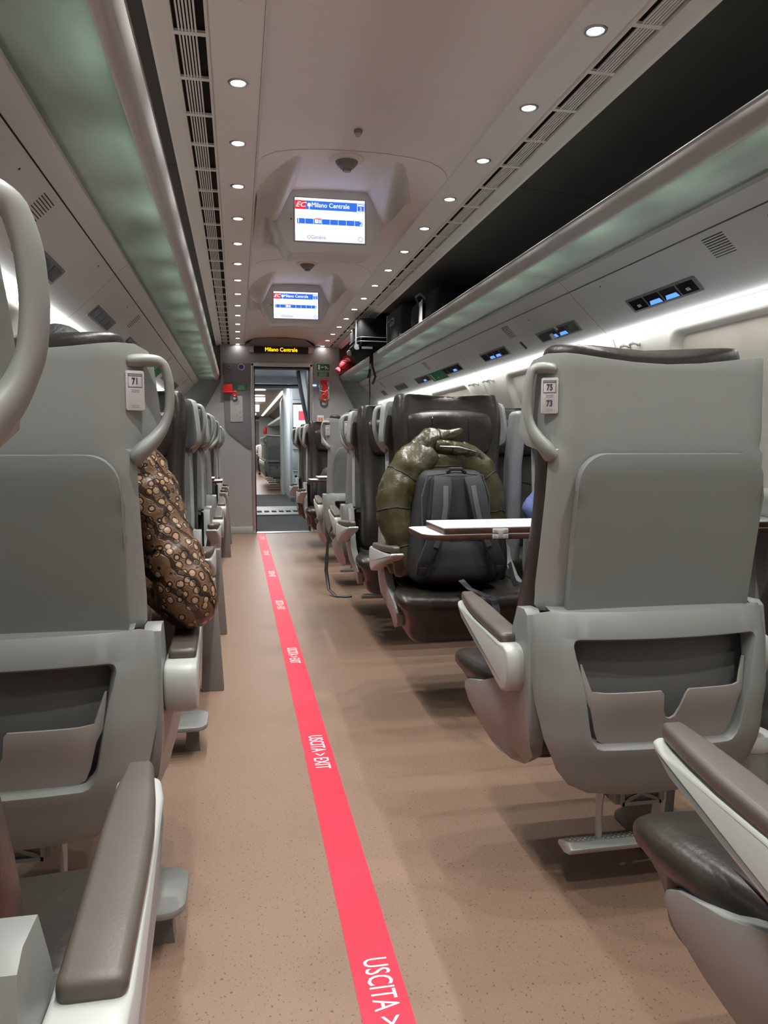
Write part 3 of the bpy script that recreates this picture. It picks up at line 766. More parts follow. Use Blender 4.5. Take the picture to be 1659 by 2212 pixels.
    B(M().tube([(x, .36+.06*(1-(x/.27)**2), .4505+.010*sm(.1, .27, abs(x))) for x in [-.2+.04*k for k in range(11)]], .0022, 6), 'seam', LEATH, parent=cs)
    B(M().prism([(.425, .405), (.452, .428), (.452, .385), (.435, .372)], 'x', -.266, -.244), 'recline_lever', BLACKP, kx=1, bevel=.002)
    # armrests: body, pad, pivot
    for s in ((1,) if window else (-1, 1)):
        if raised and s == 1: continue
        k = .9 if window else 1
        side = [(.045, .560), (.055, .578), (.075, .585), (.11, .583), (.42, .597), (.447, .604), (.458, .600), (.452, .590), (.40, .572), (.30, .548), (.2, .520), (.12, .492), (.085, .482), (.062, .490), (.047, .515)]
        x0, x1 = s*AI, s*(AI+.062*k)
        a = M(); nr = []
        for q, ins in ((0, .006), (.12, 0), (.8, 0), (1, .007)):
            cxm, czm = .22, .555
            nr.append([(x0+(x1-x0)*q-s*.012*sm(.36, .46, y)*q, y+(cxm-y)*ins*2, z+(czm-z)*ins*8) for y, z in side])
        a.loft(nr)
        ar = B(a, 'armrest', LIGHTP, kx=1, bevel=.004)
        p = rbox(-.0265, .0265, .098, .448, .0, .024, .0095, 4, 4)
        def padw(u, y, z, s=s, k=k):
            zz = .578+(y-.098)*.075+z
            hw = k*(1-.26*sm(.30, .448, y)-.25*sm(.425, .449, y))
            xc = s*(AI+.032*k-.004*sm(.25, .44, y))
            return (xc+u*hw, y, zz)
        B(p.xf(padw), 'armrest_pad', PADM, kx=1, parent=ar, ang=60)
        B(M().lathe([(.034, 0), (.036, .004), (.036, .018), (.034, .02)], (s*(AI-.02), .088, .532), (s, 0, 0), 24), 'pivot', SHELL, kx=1, parent=ar, bevel=0)
    if raised:
        ar = B(rbox(.258, .320, .0, .085, .50, 1.135, .02, 3, 2, lambda x, y, z: (x, y+.07+.05*sm(.95, 1.14, z)-.035*(1.135-z), z)), 'raised_armrest', mat('raised armrest grey', (.30, .30, .32), 0.5, var=.03), kx=1, ang=60)
        B(M().lathe([(0, 0), (.006, 0), (.007, .003)], (.29, .195, 1.09), (0, 1, .2), 12), 'screw', METAL, kx=1, parent=ar)
    if not window:
        # grab handle on the aisle corner
        hp = [(-.258, .022, 1.146), (-.29, .028, 1.150), (-.318, .034, 1.1495), (-.328, .037, 1.142), (-.335, .039, 1.118), (-.337, .041, 1.085), (-.334, .040, 1.055), (-.324, .034, 1.03), (-.308, .024, 1.008), (-.288, .016, .990), (-.268, .022, .972)]
        pts = []
        hp = [(-.258+(x+.258)*(hx-.258)/.079, y, z) for x, y, z in hp]
        for i in range(len(hp)-1):
            for q in (0, .5): pts.append(tuple(hp[i][j]+(hp[i+1][j]-hp[i][j])*q for j in range(3)))
        pts.append(hp[-1])
        B(M().tube(pts, [.0125]*4+[.0108]*10+[.012, .0135, .015, .016, .0175, .0175, .015], 10, flat=(1., 1.3), up=(0, 1, 0)), 'grab_handle', SHELL, sub=1)
        # number plate
        ny = shell(-.262, 1.1)[1]-.006
        ang = math.radians(24)
        mt = frame((sx*-.238, ny-.006, 1.095), (math.cos(ang), -sx*math.sin(ang), 0), (0, 0, 1))
        pl = M().prism(rrect(-.0165, .0165, -.035, .035, .004), 'z', -.003, .002).build('number_plate', WHITEP if 0 else mat('pale plate', (.60, .60, .60), .35, var=.02), t, bevel=.001); pl.matrix_local = mt
        bb = M()
        for (a, b, c, d) in ((-.0125, .0125, .0285, .0295), (-.0125, .0125, .0255, .0265), (-.0125, .0125, .0055, .0065), (-.0125, -.0118, .0055, .0295), (.0118, .0125, .0055, .0295)):
            bb.box(a, b, c, d, .002, .0024)
        bb.build('number_frame', INK, pl)
        pr = M()
        for zz in (.001, -.002, -.026, -.029): pr.box(-.007, .007, zz-.0006, zz+.0006, .002, .0023)
        pr.build('small_print', GREYI, pl)
        if numbers:
            text(numbers[0], .0165, INK, pl, Matrix.Translation((0, .0160, .0024)), name='number', sx=.75, bold=.0003)
            if len(numbers) > 1: text(numbers[1], .0165, INK, pl, Matrix.Translation((0, -.0150, .0024)), name='number', sx=.75, bold=.0003)
        # footrest for the passenger behind
    if not window and foot:
        fr = B(M().loft([[(x, .075, .112), (x, .062, .128), (x, .080, .137), (x, .130, .120), (x, .135, .108), (x, .10, .104)] for x in (-.175, -.165, .21, .22)]), 'footrest', LIGHTP, bevel=.003)
        st = M()
        for i in range(26):
            for j, (y, z) in enumerate(((.090, .1335), (.106, .1282), (.121, .1232))):
                st.lathe([(.003, 0), (.002, .0018), (0, .0022)], (-.155+.0138*i, y, z), (0, .3, 1), 6)
        B(st, 'studs', LIGHTP, parent=fr)
        for s in (-1, 1):
            B(M().tube([(s*.085, .08, .30), (s*.085, .09, .22), (s*.08, .10, .125)], [.016, .014, .013], 8, flat=(.6, 1.3)), 'footrest_arm', LIGHTP, parent=fr)
        B(M().box(-.05, .05, .06, .10, .262, .296), 'bracket', BLACKP, bevel=.004)
    # pedestal under the seat
    B(M().prism([(.20, .0), (.20, .02), (.24, .05), (.22, .30), (.42, .30), (.38, .05), (.42, .02), (.42, 0)], 'x', .16, .235), 'pedestal', DARKP, bevel=.006)
    if floor_leg:
        B(M().prism([(-.12, .44), (-.04, .44), (.045, .0), (-.045, .0)], 'y', -.01, .03) if 0 else M().loft([[(-.345, .045, 0), (-.255, .045, 0), (-.255, -.01, 0), (-.345, -.01, 0)], [(-.33, -.02, .22), (-.262, -.02, .22), (-.262, -.08, .22), (-.33, -.08, .22)], [(-.315, -.06, .44), (-.27, -.06, .44), (-.27, -.12, .44), (-.315, -.12, .44)]]), 'floor_leg', mat('taupe leg', (.15, .132, .117), .5), kx=1, bevel=.004)
    return t

PITCH = .945
CR, CW, CLX = .841, 1.483, -.415
ROWY = [1.42-PITCH, 1.42, 3.17, 3.17+PITCH, 4.265, 4.265+PITCH, 6.95, 6.95+PITCH]
AWAY = [1, 1, 0, 0, 1, 1, 0, 0]
G = 'passenger seats of the carriage'
# right aisle column
s1 = make_seat(1, 'grey-backed aisle seat with number plate 75 and 73, folded tray on back', numbers=('75', '73'), hx=.322, ai=.244)
s1.location = (CR, ROWY[1], 0); s1['group'] = G
s71 = make_seat(-1, 'grey-backed seat with number plate 71, on the left of the aisle', numbers=('71',), hx=.346, ai=.27)
s71.location = (CLX, ROWY[1], 0); s71['group'] = G
s2 = make_seat(-1, 'dark leather seat facing the camera, holding the green puffer jacket and backpack', raised=True, foot=False, ai=.25)
s2.location = (CR, ROWY[2], 0); s2.rotation_euler = (0, 0, PI); s2['group'] = G
base = make_seat(1, 'nearest brown seat at lower right, only its cushion and armrest in view', hx=.322, ai=.244)
base.location = (CR, ROWY[0], 0); base['group'] = G
basem = make_seat(-1, 'nearest seat at lower left, only its long armrest and grab handle in view', hx=.346, ai=.27)
basem.location = (CLX-.002, ROWY[0], 0); basem['group'] = G
lleg = make_seat(1, 'dark leather seat facing the camera on the left, before the passenger in brown jacket', floor_leg=True, foot=False)
lleg.location = (CLX, ROWY[2], 0); lleg.rotation_euler = (0, 0, PI); lleg['group'] = G
RN = {3: 'brown leather aisle seat facing camera directly behind the seat with the green jacket', 4: 'grey-backed right aisle seat standing back to back with a leather seat, fifth row from camera', 5: 'grey-backed right aisle seat facing the far table, sixth row from camera', 6: 'dark leather right aisle seat facing camera at the far table, seventh row', 7: 'dark leather right aisle seat facing camera, last row before the end wall'}
LN = {3: 'left seat facing camera just behind the first camera-facing left seat', 4: 'grey-backed left single seat, back to back with a leather seat, fifth row from camera', 5: 'grey-backed left single seat facing the far left table, sixth row', 6: 'left single seat facing camera at the far left table, seventh row', 7: 'left single seat facing camera, last row before the end wall'}
for r in range(3, 8):
    if AWAY[r]:
        dup(base, RN[r], G, (CR, ROWY[r], 0), 0); dup(basem, LN[r], G, (CLX, ROWY[r], 0), 0)
    else:
        dup(basem, RN[r], G, (CR, ROWY[r], 0), PI, skip=('footrest',)); dup(lleg, LN[r], G, (CLX, ROWY[r], 0), PI)
# right window column
win = make_seat(1, 'window seat on the right beside the seat numbered 75 and 73', window=True)
win.location = (CW, ROWY[1], 0); win['group'] = G
winm = make_seat(-1, 'window seat facing the camera where the passenger in blue sits', window=True)
winm.location = (CW, ROWY[2], 0); winm.rotation_euler = (0, 0, PI); winm['group'] = G
WN = {3: 'window seat facing camera seen through the gap beside the raised grey armrest', 4: 'right window seat in the fifth row from camera', 5: 'right window seat in the sixth row at the far table', 6: 'right window seat facing camera in the seventh row', 7: 'right window seat facing camera in the last row'}
for r in range(3, 8):
    dup(win if AWAY[r] else winm, WN[r], G, (CW, ROWY[r], 0), 0 if AWAY[r] else PI)
# seats of the next carriage, seen through the doorway
for k in range(4):
    dup(base, 'grey-backed seat in the next carriage seen through the doorway, %s in its row' % ORD[k], 'seats of the next carriage', (CR, 17.0+PITCH*k, 0), 0, skip=('studs',))

# ------------------------------------------------------------------ fold-out tables between facing seats
WOODE = mat('dark wood edge', (.055, .024, .016), .45, var=.3, vscale=30)
def table(lab, y, x0, x1, s):
    # x0 aisle end, x1 wall end; the near leaf is folded over onto the far leaf
    t = thing('folding_table', lab, 'table', (0, y, 0), group='tables between facing seats')
    a, b = sorted((x0, x1)); r = .055
    rad = (r, 0, 0, r*.6) if s > 0 else (0, r, r*.6, 0)
    low = rrect(a, b, 0, .26, rad, 6)
    M().prism(low, 'z', .702, .7185).build('lower_leaf', WOODE, t, bevel=.002)
    M().prism(low, 'z', .7186, .7200).build('leaf_surface', WHITEP, t)
    a2, b2 = (a+.062, b) if s > 0 else (a, b-.062)
    up = rrect(a2, b2, .002, .245, .006, 3)
    M().prism(up, 'z', .7205, .738).build('upper_leaf', WOODE, t, bevel=.0015)
    M().prism(up, 'z', .738, .742).build('leaf_surface', WHITEP, t, bevel=.001)
    for q in (.19, .75):
        xm = x0+(x1-x0)*q
        h = M().box(xm-.026, xm+.026, -.004, .002, .7045, .7195).box(xm-.026, xm+.026, -.004, .002, .7215, .7365).build('hinge', METAL if 0 else mat('pale hinge metal', (.62, .62, .60), .35, metal=.3), t, bevel=.002)
        M().box(xm-.008, xm+.008, -.006, -.003, .708, .733).build('knuckle', LIGHTP, h, bevel=.001)
        for dx in (-.018, .018):
            for z in (.712, .729): M().lathe([(0, 0), (.0042, 0), (.0045, .001)], (xm+dx, -.0052, z), (0, 1, 0), 10).build('screw', GREYI, h)
    xm = x0+(x1-x0)*(.92 if s > 0 else .82)
    M().prism([(.09, 0), (.17, 0), (.155, .04), (.15, .702), (.11, .702), (.105, .04)], 'x', xm-.06, xm+.06).build('pedestal', LOWM, t, bevel=.008)
    return t
table('white-topped folded table with steel hinge before the black backpack', 2.295, .565, 1.845, 1)
table('white folding table end between far right facing seats', 6.08, .565, 1.845, 1)
table('folded white table in front of the passenger in the brown jacket', 2.295, -.15, -.875, -1)
table('folded white table between the far left facing seats', 6.08, -.12, -.875, -1)
t = thing('floor_footrest', 'grey oval footrest plate on the floor under left armrest of nearest seat', 'footrest', (-.16, 1.54, 0), group='oval foot plates')
M().prism(rrect(-.10, .046, -.085, .085, .042, 6), 'z', .088, .103).build('foot_plate', mat('foot plate grey', (.22, .23, .22), .35, metal=.3), t, bevel=.004)
M().prism([(-.03, 0), (.02, 0), (.01, .10), (-.02, .10)], 'y', -.02, .02).build('foot_stem', DARKP, t)
dup(t, 'grey oval footrest plate on the floor beside seat numbered 71', None, (-.155, 2.53, 0))
# waste bin between the two right seats
t = thing('waste_bin', 'small round grey waste bin with pale lid between right seats', 'waste bin', (1.166, 1.56, 0))
M().lathe([(0, 0), (.042, 0), (.046, .05), (.049, .30)], n=28).build('bin_body', LOWM, t)
M().lathe([(.050, .296), (.053, .302), (.053, .318), (.047, .331), (.035, .336), (0, .337)], n=28).build('lid', LIGHTP, t)

# ------------------------------------------------------------------ soft goods and people
from mathutils import noise
def puffer(path, rad, flat=(1, 1), ridge=.055, n=22, sub=5, amp=.13, seed=0., up=(0, 1, 0), wr=.006):
    """quilted tube: radius pulled in at every stitch line, with wrinkles"""
    P = [Vector(p) for p in path]; pts = []; rr = []
    k = len(P)
    for i in range(k-1):
        p0, p1, p2, p3 = P[max(i-1, 0)], P[i], P[i+1], P[min(i+2, k-1)]
        for j in range(sub*2):
            q = j/(sub*2)
            pts.append(.5*((2*p1)+(p2-p0)*q+(2*p0-5*p1+4*p2-p3)*q*q+(3*p1-p0-3*p2+p3)*q**3)); rr.append(rad[i]+(rad[i+1]-rad[i])*q)
    pts.append(P[-1]); rr.append(rad[-1])
    s = 0; R2 = []; S = []
    for i in range(len(pts)):
        if i: s += (pts[i]-pts[i-1]).length
        S.append(s)
        R2.append(rr[i]*(1-amp*abs(math.cos(PI*s/ridge))**9))
    seams = [i+1 for i in range(1, len(pts)-1) if int(S[i]/ridge) != int(S[i-1]/ridge)]
    # close the ends
    pts = [pts[0]-(pts[1]-pts[0])*.6]+pts+[pts[-1]+(pts[-1]-pts[-2])*.6]; R2 = [R2[0]*.45]+R2+[R2[-1]*.45]
    m = M().tube(pts, R2, n, flat=flat, up=up)
    def wrk(x, y, z):
        v = Vector((x*22+seed, y*22, z*16)); d = noise.noise_vector(v)*wr*.8+noise.noise_vector(v*2.3)*wr*.45+noise.noise_vector(v*5.5)*wr*.2
        return (x+d.x, y+d.y, z+d.z)
    m.xf(wrk); m.rings = [[m.v[i*n+j] for j in range(n)] for i in seams]
    return m
def stitched(m, name, mt, par, seam_mat):
    o = m.build(name, mt, par, ang=90)
    for r in m.rings:
        c = sum((Vector(q) for q in r), Vector())/len(r)
        r = [tuple(c+(Vector(q)-c)*1.002) for q in r]
        M().tube(r+r[:2], .0028, 6, up=(.13, .2, .95)).build('stitch_seam', seam_mat, o)
    return o
def skin(name, m, joints, edges, parent=None, sub=2, root=0):
    me = bpy.data.meshes.new(name); names = list(joints)
    me.from_pydata([joints[k][0] for k in names], [(names.index(a), names.index(b)) for a, b in edges], [])
    o = bpy.data.objects.new(name, me); COL.objects.link(o)
    bm = bmesh.new(); bm.from_mesh(me); ly = bm.verts.layers.skin.verify()
    bm.verts.ensure_lookup_table()
    for i, k in enumerate(names):
        r = joints[k][1]; bm.verts[i][ly].radius = (r, r) if not isinstance(r, tuple) else r; bm.verts[i][ly].use_root = (i == root)
    bm.to_mesh(me); bm.free()
    o.modifiers.new('k', 'SKIN').use_smooth_shade = True
    md = o.modifiers.new('u', 'SUBSURF'); md.levels = sub; md.render_levels = sub
    dg = bpy.context.evaluated_depsgraph_get(); dg.update()
    nm = bpy.data.meshes.new_from_object(o.evaluated_get(dg)); o.modifiers.clear(); o.data = nm; nm.materials.clear(); nm.materials.append(m); nm.shade_smooth()
    if parent: o.parent = parent
    return o
def person(label, mtx, top, legs, hair, rs=(-.19, .02, .50), re=(-.30, .0, .235), rw=(-.20, .24, .24), ls=(.19, .02, .50), le=(.25, .02, .25), lw=(.16, .26, .22), lean=0., h=.79, group=None, sleeve=.058, tilt=0.):
    """seated figure facing +y; origin on the seat under the pelvis"""
    J = {}
    hy = lean
    J['pelvis'] = ((0, 0, .09), .115); J['waist'] = ((0, .01+hy*.3, .24), .115); J['chest'] = ((0, .01+hy*.7, .42), (.13, .11)); J['neck0'] = ((0, .015+hy, .53), .06); J['neck1'] = ((tilt*.5, .03+hy, .585), .052)
    J['head'] = ((tilt, .045+hy, h-.13), (.078, .088)); J['crown'] = ((tilt, .03+hy, h-.06), (.070, .078))
    E = [('pelvis', 'waist'), ('waist', 'chest'), ('chest', 'neck0'), ('neck0', 'neck1'), ('neck1', 'head'), ('head', 'crown')]
    for sd, (sh, el, wr) in (('r', (rs, re, rw)), ('l', (ls, le, lw))):
        J[sd+'sh'] = (sh, .052); J[sd+'el'] = (el, .040); J[sd+'wr'] = (wr, .028)
        E += [('chest', sd+'sh'), (sd+'sh', sd+'el'), (sd+'el', sd+'wr')]
        d = (Vector(wr)-Vector(el)).normalized(); sgn = -1 if sd == 'r' else 1
        side = Vector((-sgn, .2, 0)).normalized()
        pm = Vector(wr)+d*.05; J[sd+'pm'] = (tuple(pm), (.030, .020)); E.append((sd+'wr', sd+'pm'))
        for f, (off, ln) in enumerate(((.026, .052), (.009, .066), (-.009, .062), (-.026, .048))):
            a = pm+side*off+d*.030; b = a+d*ln*.55+Vector((0, 0, -.006)); c = b+d*ln*.45+Vector((0, 0, -.016))
            for q, pt in enumerate((a, b, c)): J['%sf%d%d' % (sd, f, q)] = (tuple(pt), .0088-.001*q)
            E += [(sd+'pm', '%sf%d0' % (sd, f)), ('%sf%d0' % (sd, f), '%sf%d1' % (sd, f)), ('%sf%d1' % (sd, f), '%sf%d2' % (sd, f))]
        a = Vector(wr)+d*.03+side*.035; b = a+d*.03+side*.012
        J[sd+'t0'] = (tuple(a), .011); J[sd+'t1'] = (tuple(b), .009); E += [(sd+'pm', sd+'t0'), (sd+'t0', sd+'t1')]
        x = sgn*.10
        J[sd+'hip'] = ((x, .03, .08), .09); J[sd+'kn'] = ((x*1.15, .42, .09), .058); J[sd+'an'] = ((x*1.15, .44, -.34), .036); J[sd+'toe'] = ((x*1.2, .58, -.405), .03)
        E += [('pelvis', sd+'hip'), (sd+'hip', sd+'kn'), (sd+'kn', sd+'an'), (sd+'an', sd+'toe')]
    body = skin('person', SKIN, J, E)
    body.matrix_world = mtx; tag(body, label, 'person', group)
    hc = Vector(J['head'][0])
    # face: eyes, nose, mouth, ears
    nz = M().lathe([(.004, .0), (.012, -.03), (.009, -.042), (0, -.046)], (hc.x, hc.y+.082, hc.z+.03), (0, -.35, 1), 10).build('nose', SKIN, body)
    for s in (-1, 1):
        M().lathe([(0, .0), (.009, .003), (.011, .009), (.006, .014)], (hc.x+s*.031, hc.y+.072, hc.z+.028), (0, 1, 0), 12).build('eye', WHITEI, body)
        M().lathe([(.008, 0), (.026, .01), (.028, .016), (.02, .02)], (hc.x+s*.070, hc.y-.005, hc.z+.01), (s, -.2, 0), 12).build('ear', SKIN, body)
    M().tube([(hc.x-.022, hc.y+.078, hc.z-.048), (hc.x, hc.y+.085, hc.z-.046), (hc.x+.022, hc.y+.078, hc.z-.048)], .005, 8).build('mouth', mat('lips', (.35, .12, .10), .5), body)
    hr = M().grid(24, 14, lambda u, v: (hc.x+(.088+.002*math.sin(u*60))*math.sin(PI*.62*v+.001)*math.cos(2*PI*u), hc.y-.018+.105*math.sin(PI*.62*v+.001)*math.sin(2*PI*u)*(1 if math.sin(2*PI*u) < 0 else .78-.35*sm(.55, 1, v)), hc.z+.012+.118*math.cos(PI*.62*v)+(.03*sm(.5, 1, v) if math.sin(2*PI*u) > .3 else 0)))
    hr.build('hair', hair, body, ang=90)
    # clothing
    tr = {k: (v[0], (v[1] if not isinstance(v[1], tuple) else v[1][0])+.012) for k, v in J.items() if k in ('pelvis', 'waist', 'rhip', 'lhip', 'rkn', 'lkn', 'ran', 'lan')}
    skin('trousers', legs, tr, [e for e in E if e[0] in tr and e[1] in tr], body)
    for sd in 'rl':
        a = Vector(J[sd+'an'][0]); b = Vector(J[sd+'toe'][0])
        skin('shoe', BLACKP, {'a': (tuple(a+Vector((0, -.02, -.02))), .045), 'h': (tuple(a+Vector((0, -.03, -.06))), .045), 'b': (tuple(b+Vector((0, 0, .005))), .042)}, [('a', 'h'), ('h', 'b')], body, 2)
    jk = puffer([(0, .005, .10), (0, .01+hy*.3, .24), (0, .01+hy*.6, .38), (0, .015+hy*.9, .50), (0, .02+hy, .565)], [.165, .165, .165, .15, .075], flat=(1.05, .80), ridge=.07 if sleeve > .05 else .5, amp=.08, up=(0, 1, 0))
    J_ = jk.build('jacket' if sleeve > .05 else 'shirt', top, body, ang=90)
    for sh, el, wr in ((rs, re, rw), (ls, le, lw)):
        sh, el, wr = Vector(sh), Vector(el), Vector(wr)
        puffer([tuple(sh+Vector((-sh.x*.35, 0, .02))), tuple(sh), tuple(sh.lerp(el, .5)), tuple(el), tuple(el.lerp(wr, .45)), tuple(wr)], [sleeve*1.15, sleeve*1.2, sleeve*1.08, sleeve, sleeve*.85, sleeve*.6], ridge=.05 if sleeve > .05 else .6, amp=.10 if sleeve > .05 else .02, wr=.007).build('sleeve', top, J_, ang=90)
    return body
def cell_print():
    m, nt, b = nodes_of('quilted brown print'); L = nt.links.new
    N = nt.nodes.new
    tc = N('ShaderNodeTexCoord')
    def ramp(pts, src):
        r = N('ShaderNodeValToRGB'); e = r.color_ramp.elements
        while len(e) < len(pts): e.new(.5)
        for q, (p, c) in zip(e, pts): q.position = p; q.color = (*c, 1)
        L(src, r.inputs['Fac']); return r.outputs['Color']
    v = N('ShaderNodeTexVoronoi'); v.inputs['Scale'].default_value = 56; v.inputs['Randomness'].default_value = .75
    L(tc.outputs['Object'], v.inputs['Vector'])
    ring = ramp([(.0, (.46, .31, .19)), (.36, (.40, .26, .155)), (.40, (.03, .016, .009)), (.47, (.03, .016, .009)), (.52, (.18, .105, .058)), (1, (.11, .06, .032))], v.outputs['Distance'])
    v2 = N('ShaderNodeTexVoronoi'); v2.inputs['Scale'].default_value = 130
    L(tc.outputs['Object'], v2.inputs['Vector'])
    dots = ramp([(.0, (.06, .03, .02)), (.14, (.10, .06, .04)), (.2, (1, 1, 1))], v2.outputs['Distance'])
    w = N('ShaderNodeTexWave'); w.wave_type = 'BANDS'; w.bands_direction = 'DIAGONAL'; w.inputs['Scale'].default_value = 11; w.inputs['Distortion'].default_value = 4; w.inputs['Detail'].default_value = 2; w.inputs['Detail Scale'].default_value = 2
    L(tc.outputs['Object'], w.inputs['Vector'])
    bands = ramp([(.0, (.10, .07, .05)), (.16, (.25, .2, .16)), (.26, (1, 1, 1))], w.outputs['Fac'])
    col = ring
    for c, f in ((dots, .75), (bands, .9)):
        mx = N('ShaderNodeMix'); mx.data_type = 'RGBA'; mx.blend_type = 'MULTIPLY'; mx.inputs['Factor'].default_value = f
        L(col, mx.inputs['A']); L(c, mx.inputs['B']); col = mx.outputs['Result']
    L(col, b.inputs['Base Color'])
    bp = N('ShaderNodeBump'); bp.inputs['Strength'].default_value = .8; bp.inputs['Distance'].default_value = .012
    L(col, bp.inputs['Height']); L(bp.outputs['Normal'], b.inputs['Normal'])
    b.inputs['Roughness'].default_value = .34
    return m
BROWNJ = cell_print()
def at(x, y, z, rz=0): return Matrix.Translation((x, y, z)) @ Matrix.Rotation(rz, 4, 'Z')
JEANS = mat('dark trousers', (.03, .028, .03), .8, bump=.1)
person('seated passenger in a shiny brown patterned puffer jacket, elbow out over the aisle armrest', at(CLX, 1.735, .487), BROWNJ, mat('brown trousers', (.05, .03, .02), .8), HAIR,
       rs=(.20, -.05, .45), re=(.312, -.115, .195), rw=(.20, .16, .18), ls=(-.19, .02, .45), le=(-.22, .05, .22), lw=(-.14, .26, .20), sleeve=.060, h=.768, tilt=.045)
person('seated passenger in a blue shirt by the window, only one sleeve in view', at(CW, 2.86, .487, PI), mat('blue shirt', (.12, .17, .40), .75, var=.15, vscale=20, bump=.15, bscale=40), JEANS, HAIR,
       rs=(.19, .0, .43), re=(.325, -.02, .25), rw=(.12, .18, .17), ls=(-.19, .0, .43), le=(-.22, .0, .22), lw=(-.10, .18, .16), sleeve=.048, h=.72)

# green puffer jacket thrown over the seat
OLIVE = mat('olive puffer nylon', (.052, .048, .020), .32, var=.15, vscale=14, bump=.5, bscale=24, spec=.55)
OLIVED = mat('olive puffer lining', (.012, .011, .005), .6)
t = thing('puffer_jacket', 'olive green puffer jacket draped upright over leather seat behind backpack', 'jacket', (.775, 2.905, .478))
stitched(puffer([(.0, .03, .02), (.0, .03, .16), (.01, .02, .30), (.02, .01, .41), (.02, .01, .475), (.02, .015, .52)], [.205, .215, .205, .19, .165, .10], flat=(1, .40), ridge=.14, amp=.04, n=48, seed=3, wr=.007), 'jacket_body', OLIVE, t, OLIVED)
stitched(puffer([(-.04, .01, .49), (-.11, .0, .435), (-.165, -.01, .35), (-.182, -.03, .26), (-.155, -.05, .15), (-.13, -.06, .03)], [.075, .084, .080, .074, .068, .06], ridge=.135, amp=.05, n=36, seed=5, wr=.008), 'sleeve', OLIVE, t, OLIVED)
stitched(puffer([(.06, .01, .48), (.145, .0, .415), (.19, -.01, .31), (.19, -.02, .18), (.17, -.03, .04)], [.07, .074, .068, .062, .056], ridge=.135, amp=.05, n=36, seed=8, wr=.008), 'sleeve', OLIVE, t, OLIVED)
stitched(puffer([(-.09, .0, .48), (-.055, -.005, .53), (.0, -.015, .548), (.075, -.035, .572)], [.045, .048, .036, .011], ridge=.12, amp=.08, n=28, seed=11, wr=.009), 'collar', OLIVE, t, OLIVED)
stitched(puffer([(-.03, -.04, .515), (.04, -.055, .508), (.11, -.05, .49), (.165, -.03, .455)], [.022, .026, .024, .018], ridge=.06, amp=.12, n=24, seed=13, wr=.009), 'collar_roll', OLIVE, t, OLIVED)
M().tube([(-.02, -.065, .515), (.05, -.082, .512), (.12, -.077, .495)], .0025, 6).build('zipper', METAL, t)

# black backpack standing on the seat
BPM = mat('black ripstop fabric', (.016, .016, .019), .75, var=.2, vscale=60, bump=.2, bscale=400)
BPG = mat('charcoal padded mesh', (.022, .022, .025), .85, var=.25, vscale=300)
BPS = mat('grey strap webbing', (.06, .06, .065), .7, var=.2, vscale=300)
bk = thing('backpack', 'black backpack standing on the leather seat with its straps facing out', 'backpack', (.788, 2.70, .480))
lean = lambda x, y, z: (x, y+.12*z, z)
def taper(x, y, z): return lean(x*(1.10-.28*sm(.1, .42, z)), y, z)
rbox(-.155, .155, .0, .17, .0, .425, .05, 4, 2, taper).build('main_compartment', BPM, bk, sub=1)
rbox(-.115, .115, -.022, .02, .235, .405, .018, 3, 2, taper).build('back_padding', BPG, bk, sub=1)
rbox(-.115, .105, -.035, .02, .02, .165, .03, 3, 2, taper).build('lumbar_pad', BPG, bk, sub=1)
rbox(-.02, .02, -.012, .01, .05, .40, .008, 2, 1, taper).build('spine_channel', BPM, bk)
def strap(path, w, th, m, nm, par=bk):
    P = [Vector(p) for p in path]; rings = []
    for i, p in enumerate(P):
        tt = (P[min(i+1, len(P)-1)]-P[max(i-1, 0)]).normalized(); a = Vector((1, 0, 0)); a = (a-tt*a.dot(tt)).normalized(); b = tt.cross(a)
        ww = w[i] if isinstance(w, list) else w
        rings.append([p-a*ww-b*th, p+a*ww-b*th, p+a*ww+b*th, p-a*ww+b*th])
    return M().loft(rings).build(nm, m, par, bevel=min(th*.8, .003), ang=50)
for s in (-1, 1):
    x = .005
    so = strap([lean(x+s*.055, -.015, .40), lean(x+s*.062, -.038, .37), lean(x+s*.072, -.05, .30), lean(x+s*.085, -.055, .22), lean(x+s*.115, -.055, .15), lean(x+s*.145, -.045, .09), lean(x+s*.15, -.03, .05)], [.032, .034, .033, .030, .026, .022, .018], .007, BPG, 'shoulder_strap')
    strap([lean(x+s*.052, -.046, .37), lean(x+s*.058, -.060, .30), lean(x+s*.072, -.066, .22), lean(x+s*.10, -.066, .15)], .010, .002, BPS, 'webbing', so)
    M().box(x+s*.145-.016, x+s*.145+.016, -.045, -.032, .055, .080).build('buckle', BLACKP, so, bevel=.003)
M().tube([lean(-.03, -.004, .415), lean(-.02, -.02, .43), lean(.02, -.02, .43), lean(.04, -.004, .415)], .007, 8).build('top_handle', BPM, bk)
M().tube([lean(-.128, -.004, .20), lean(-.128, -.006, .33), lean(-.105, -.006, .405), lean(.0, -.006, .418), lean(.105, -.006, .405), lean(.128, -.006, .33), lean(.128, -.004, .20)], .0035, 6).build('zipper', METAL if 0 else BPS, bk)
strap([(.0, -.045, .03), (.02, -.09, .005), (.045, -.20, .0), (.052, -.262, -.004), (.056, -.278, -.03), (.058, -.276, -.095)], .012, .0015, BPS, 'strap_tail')
strap([(.155, -.02, .06), (.19, -.03, .085), (.20, -.035, .03), (.21, -.05, .003)], .010, .002, BPM, 'side_strap')

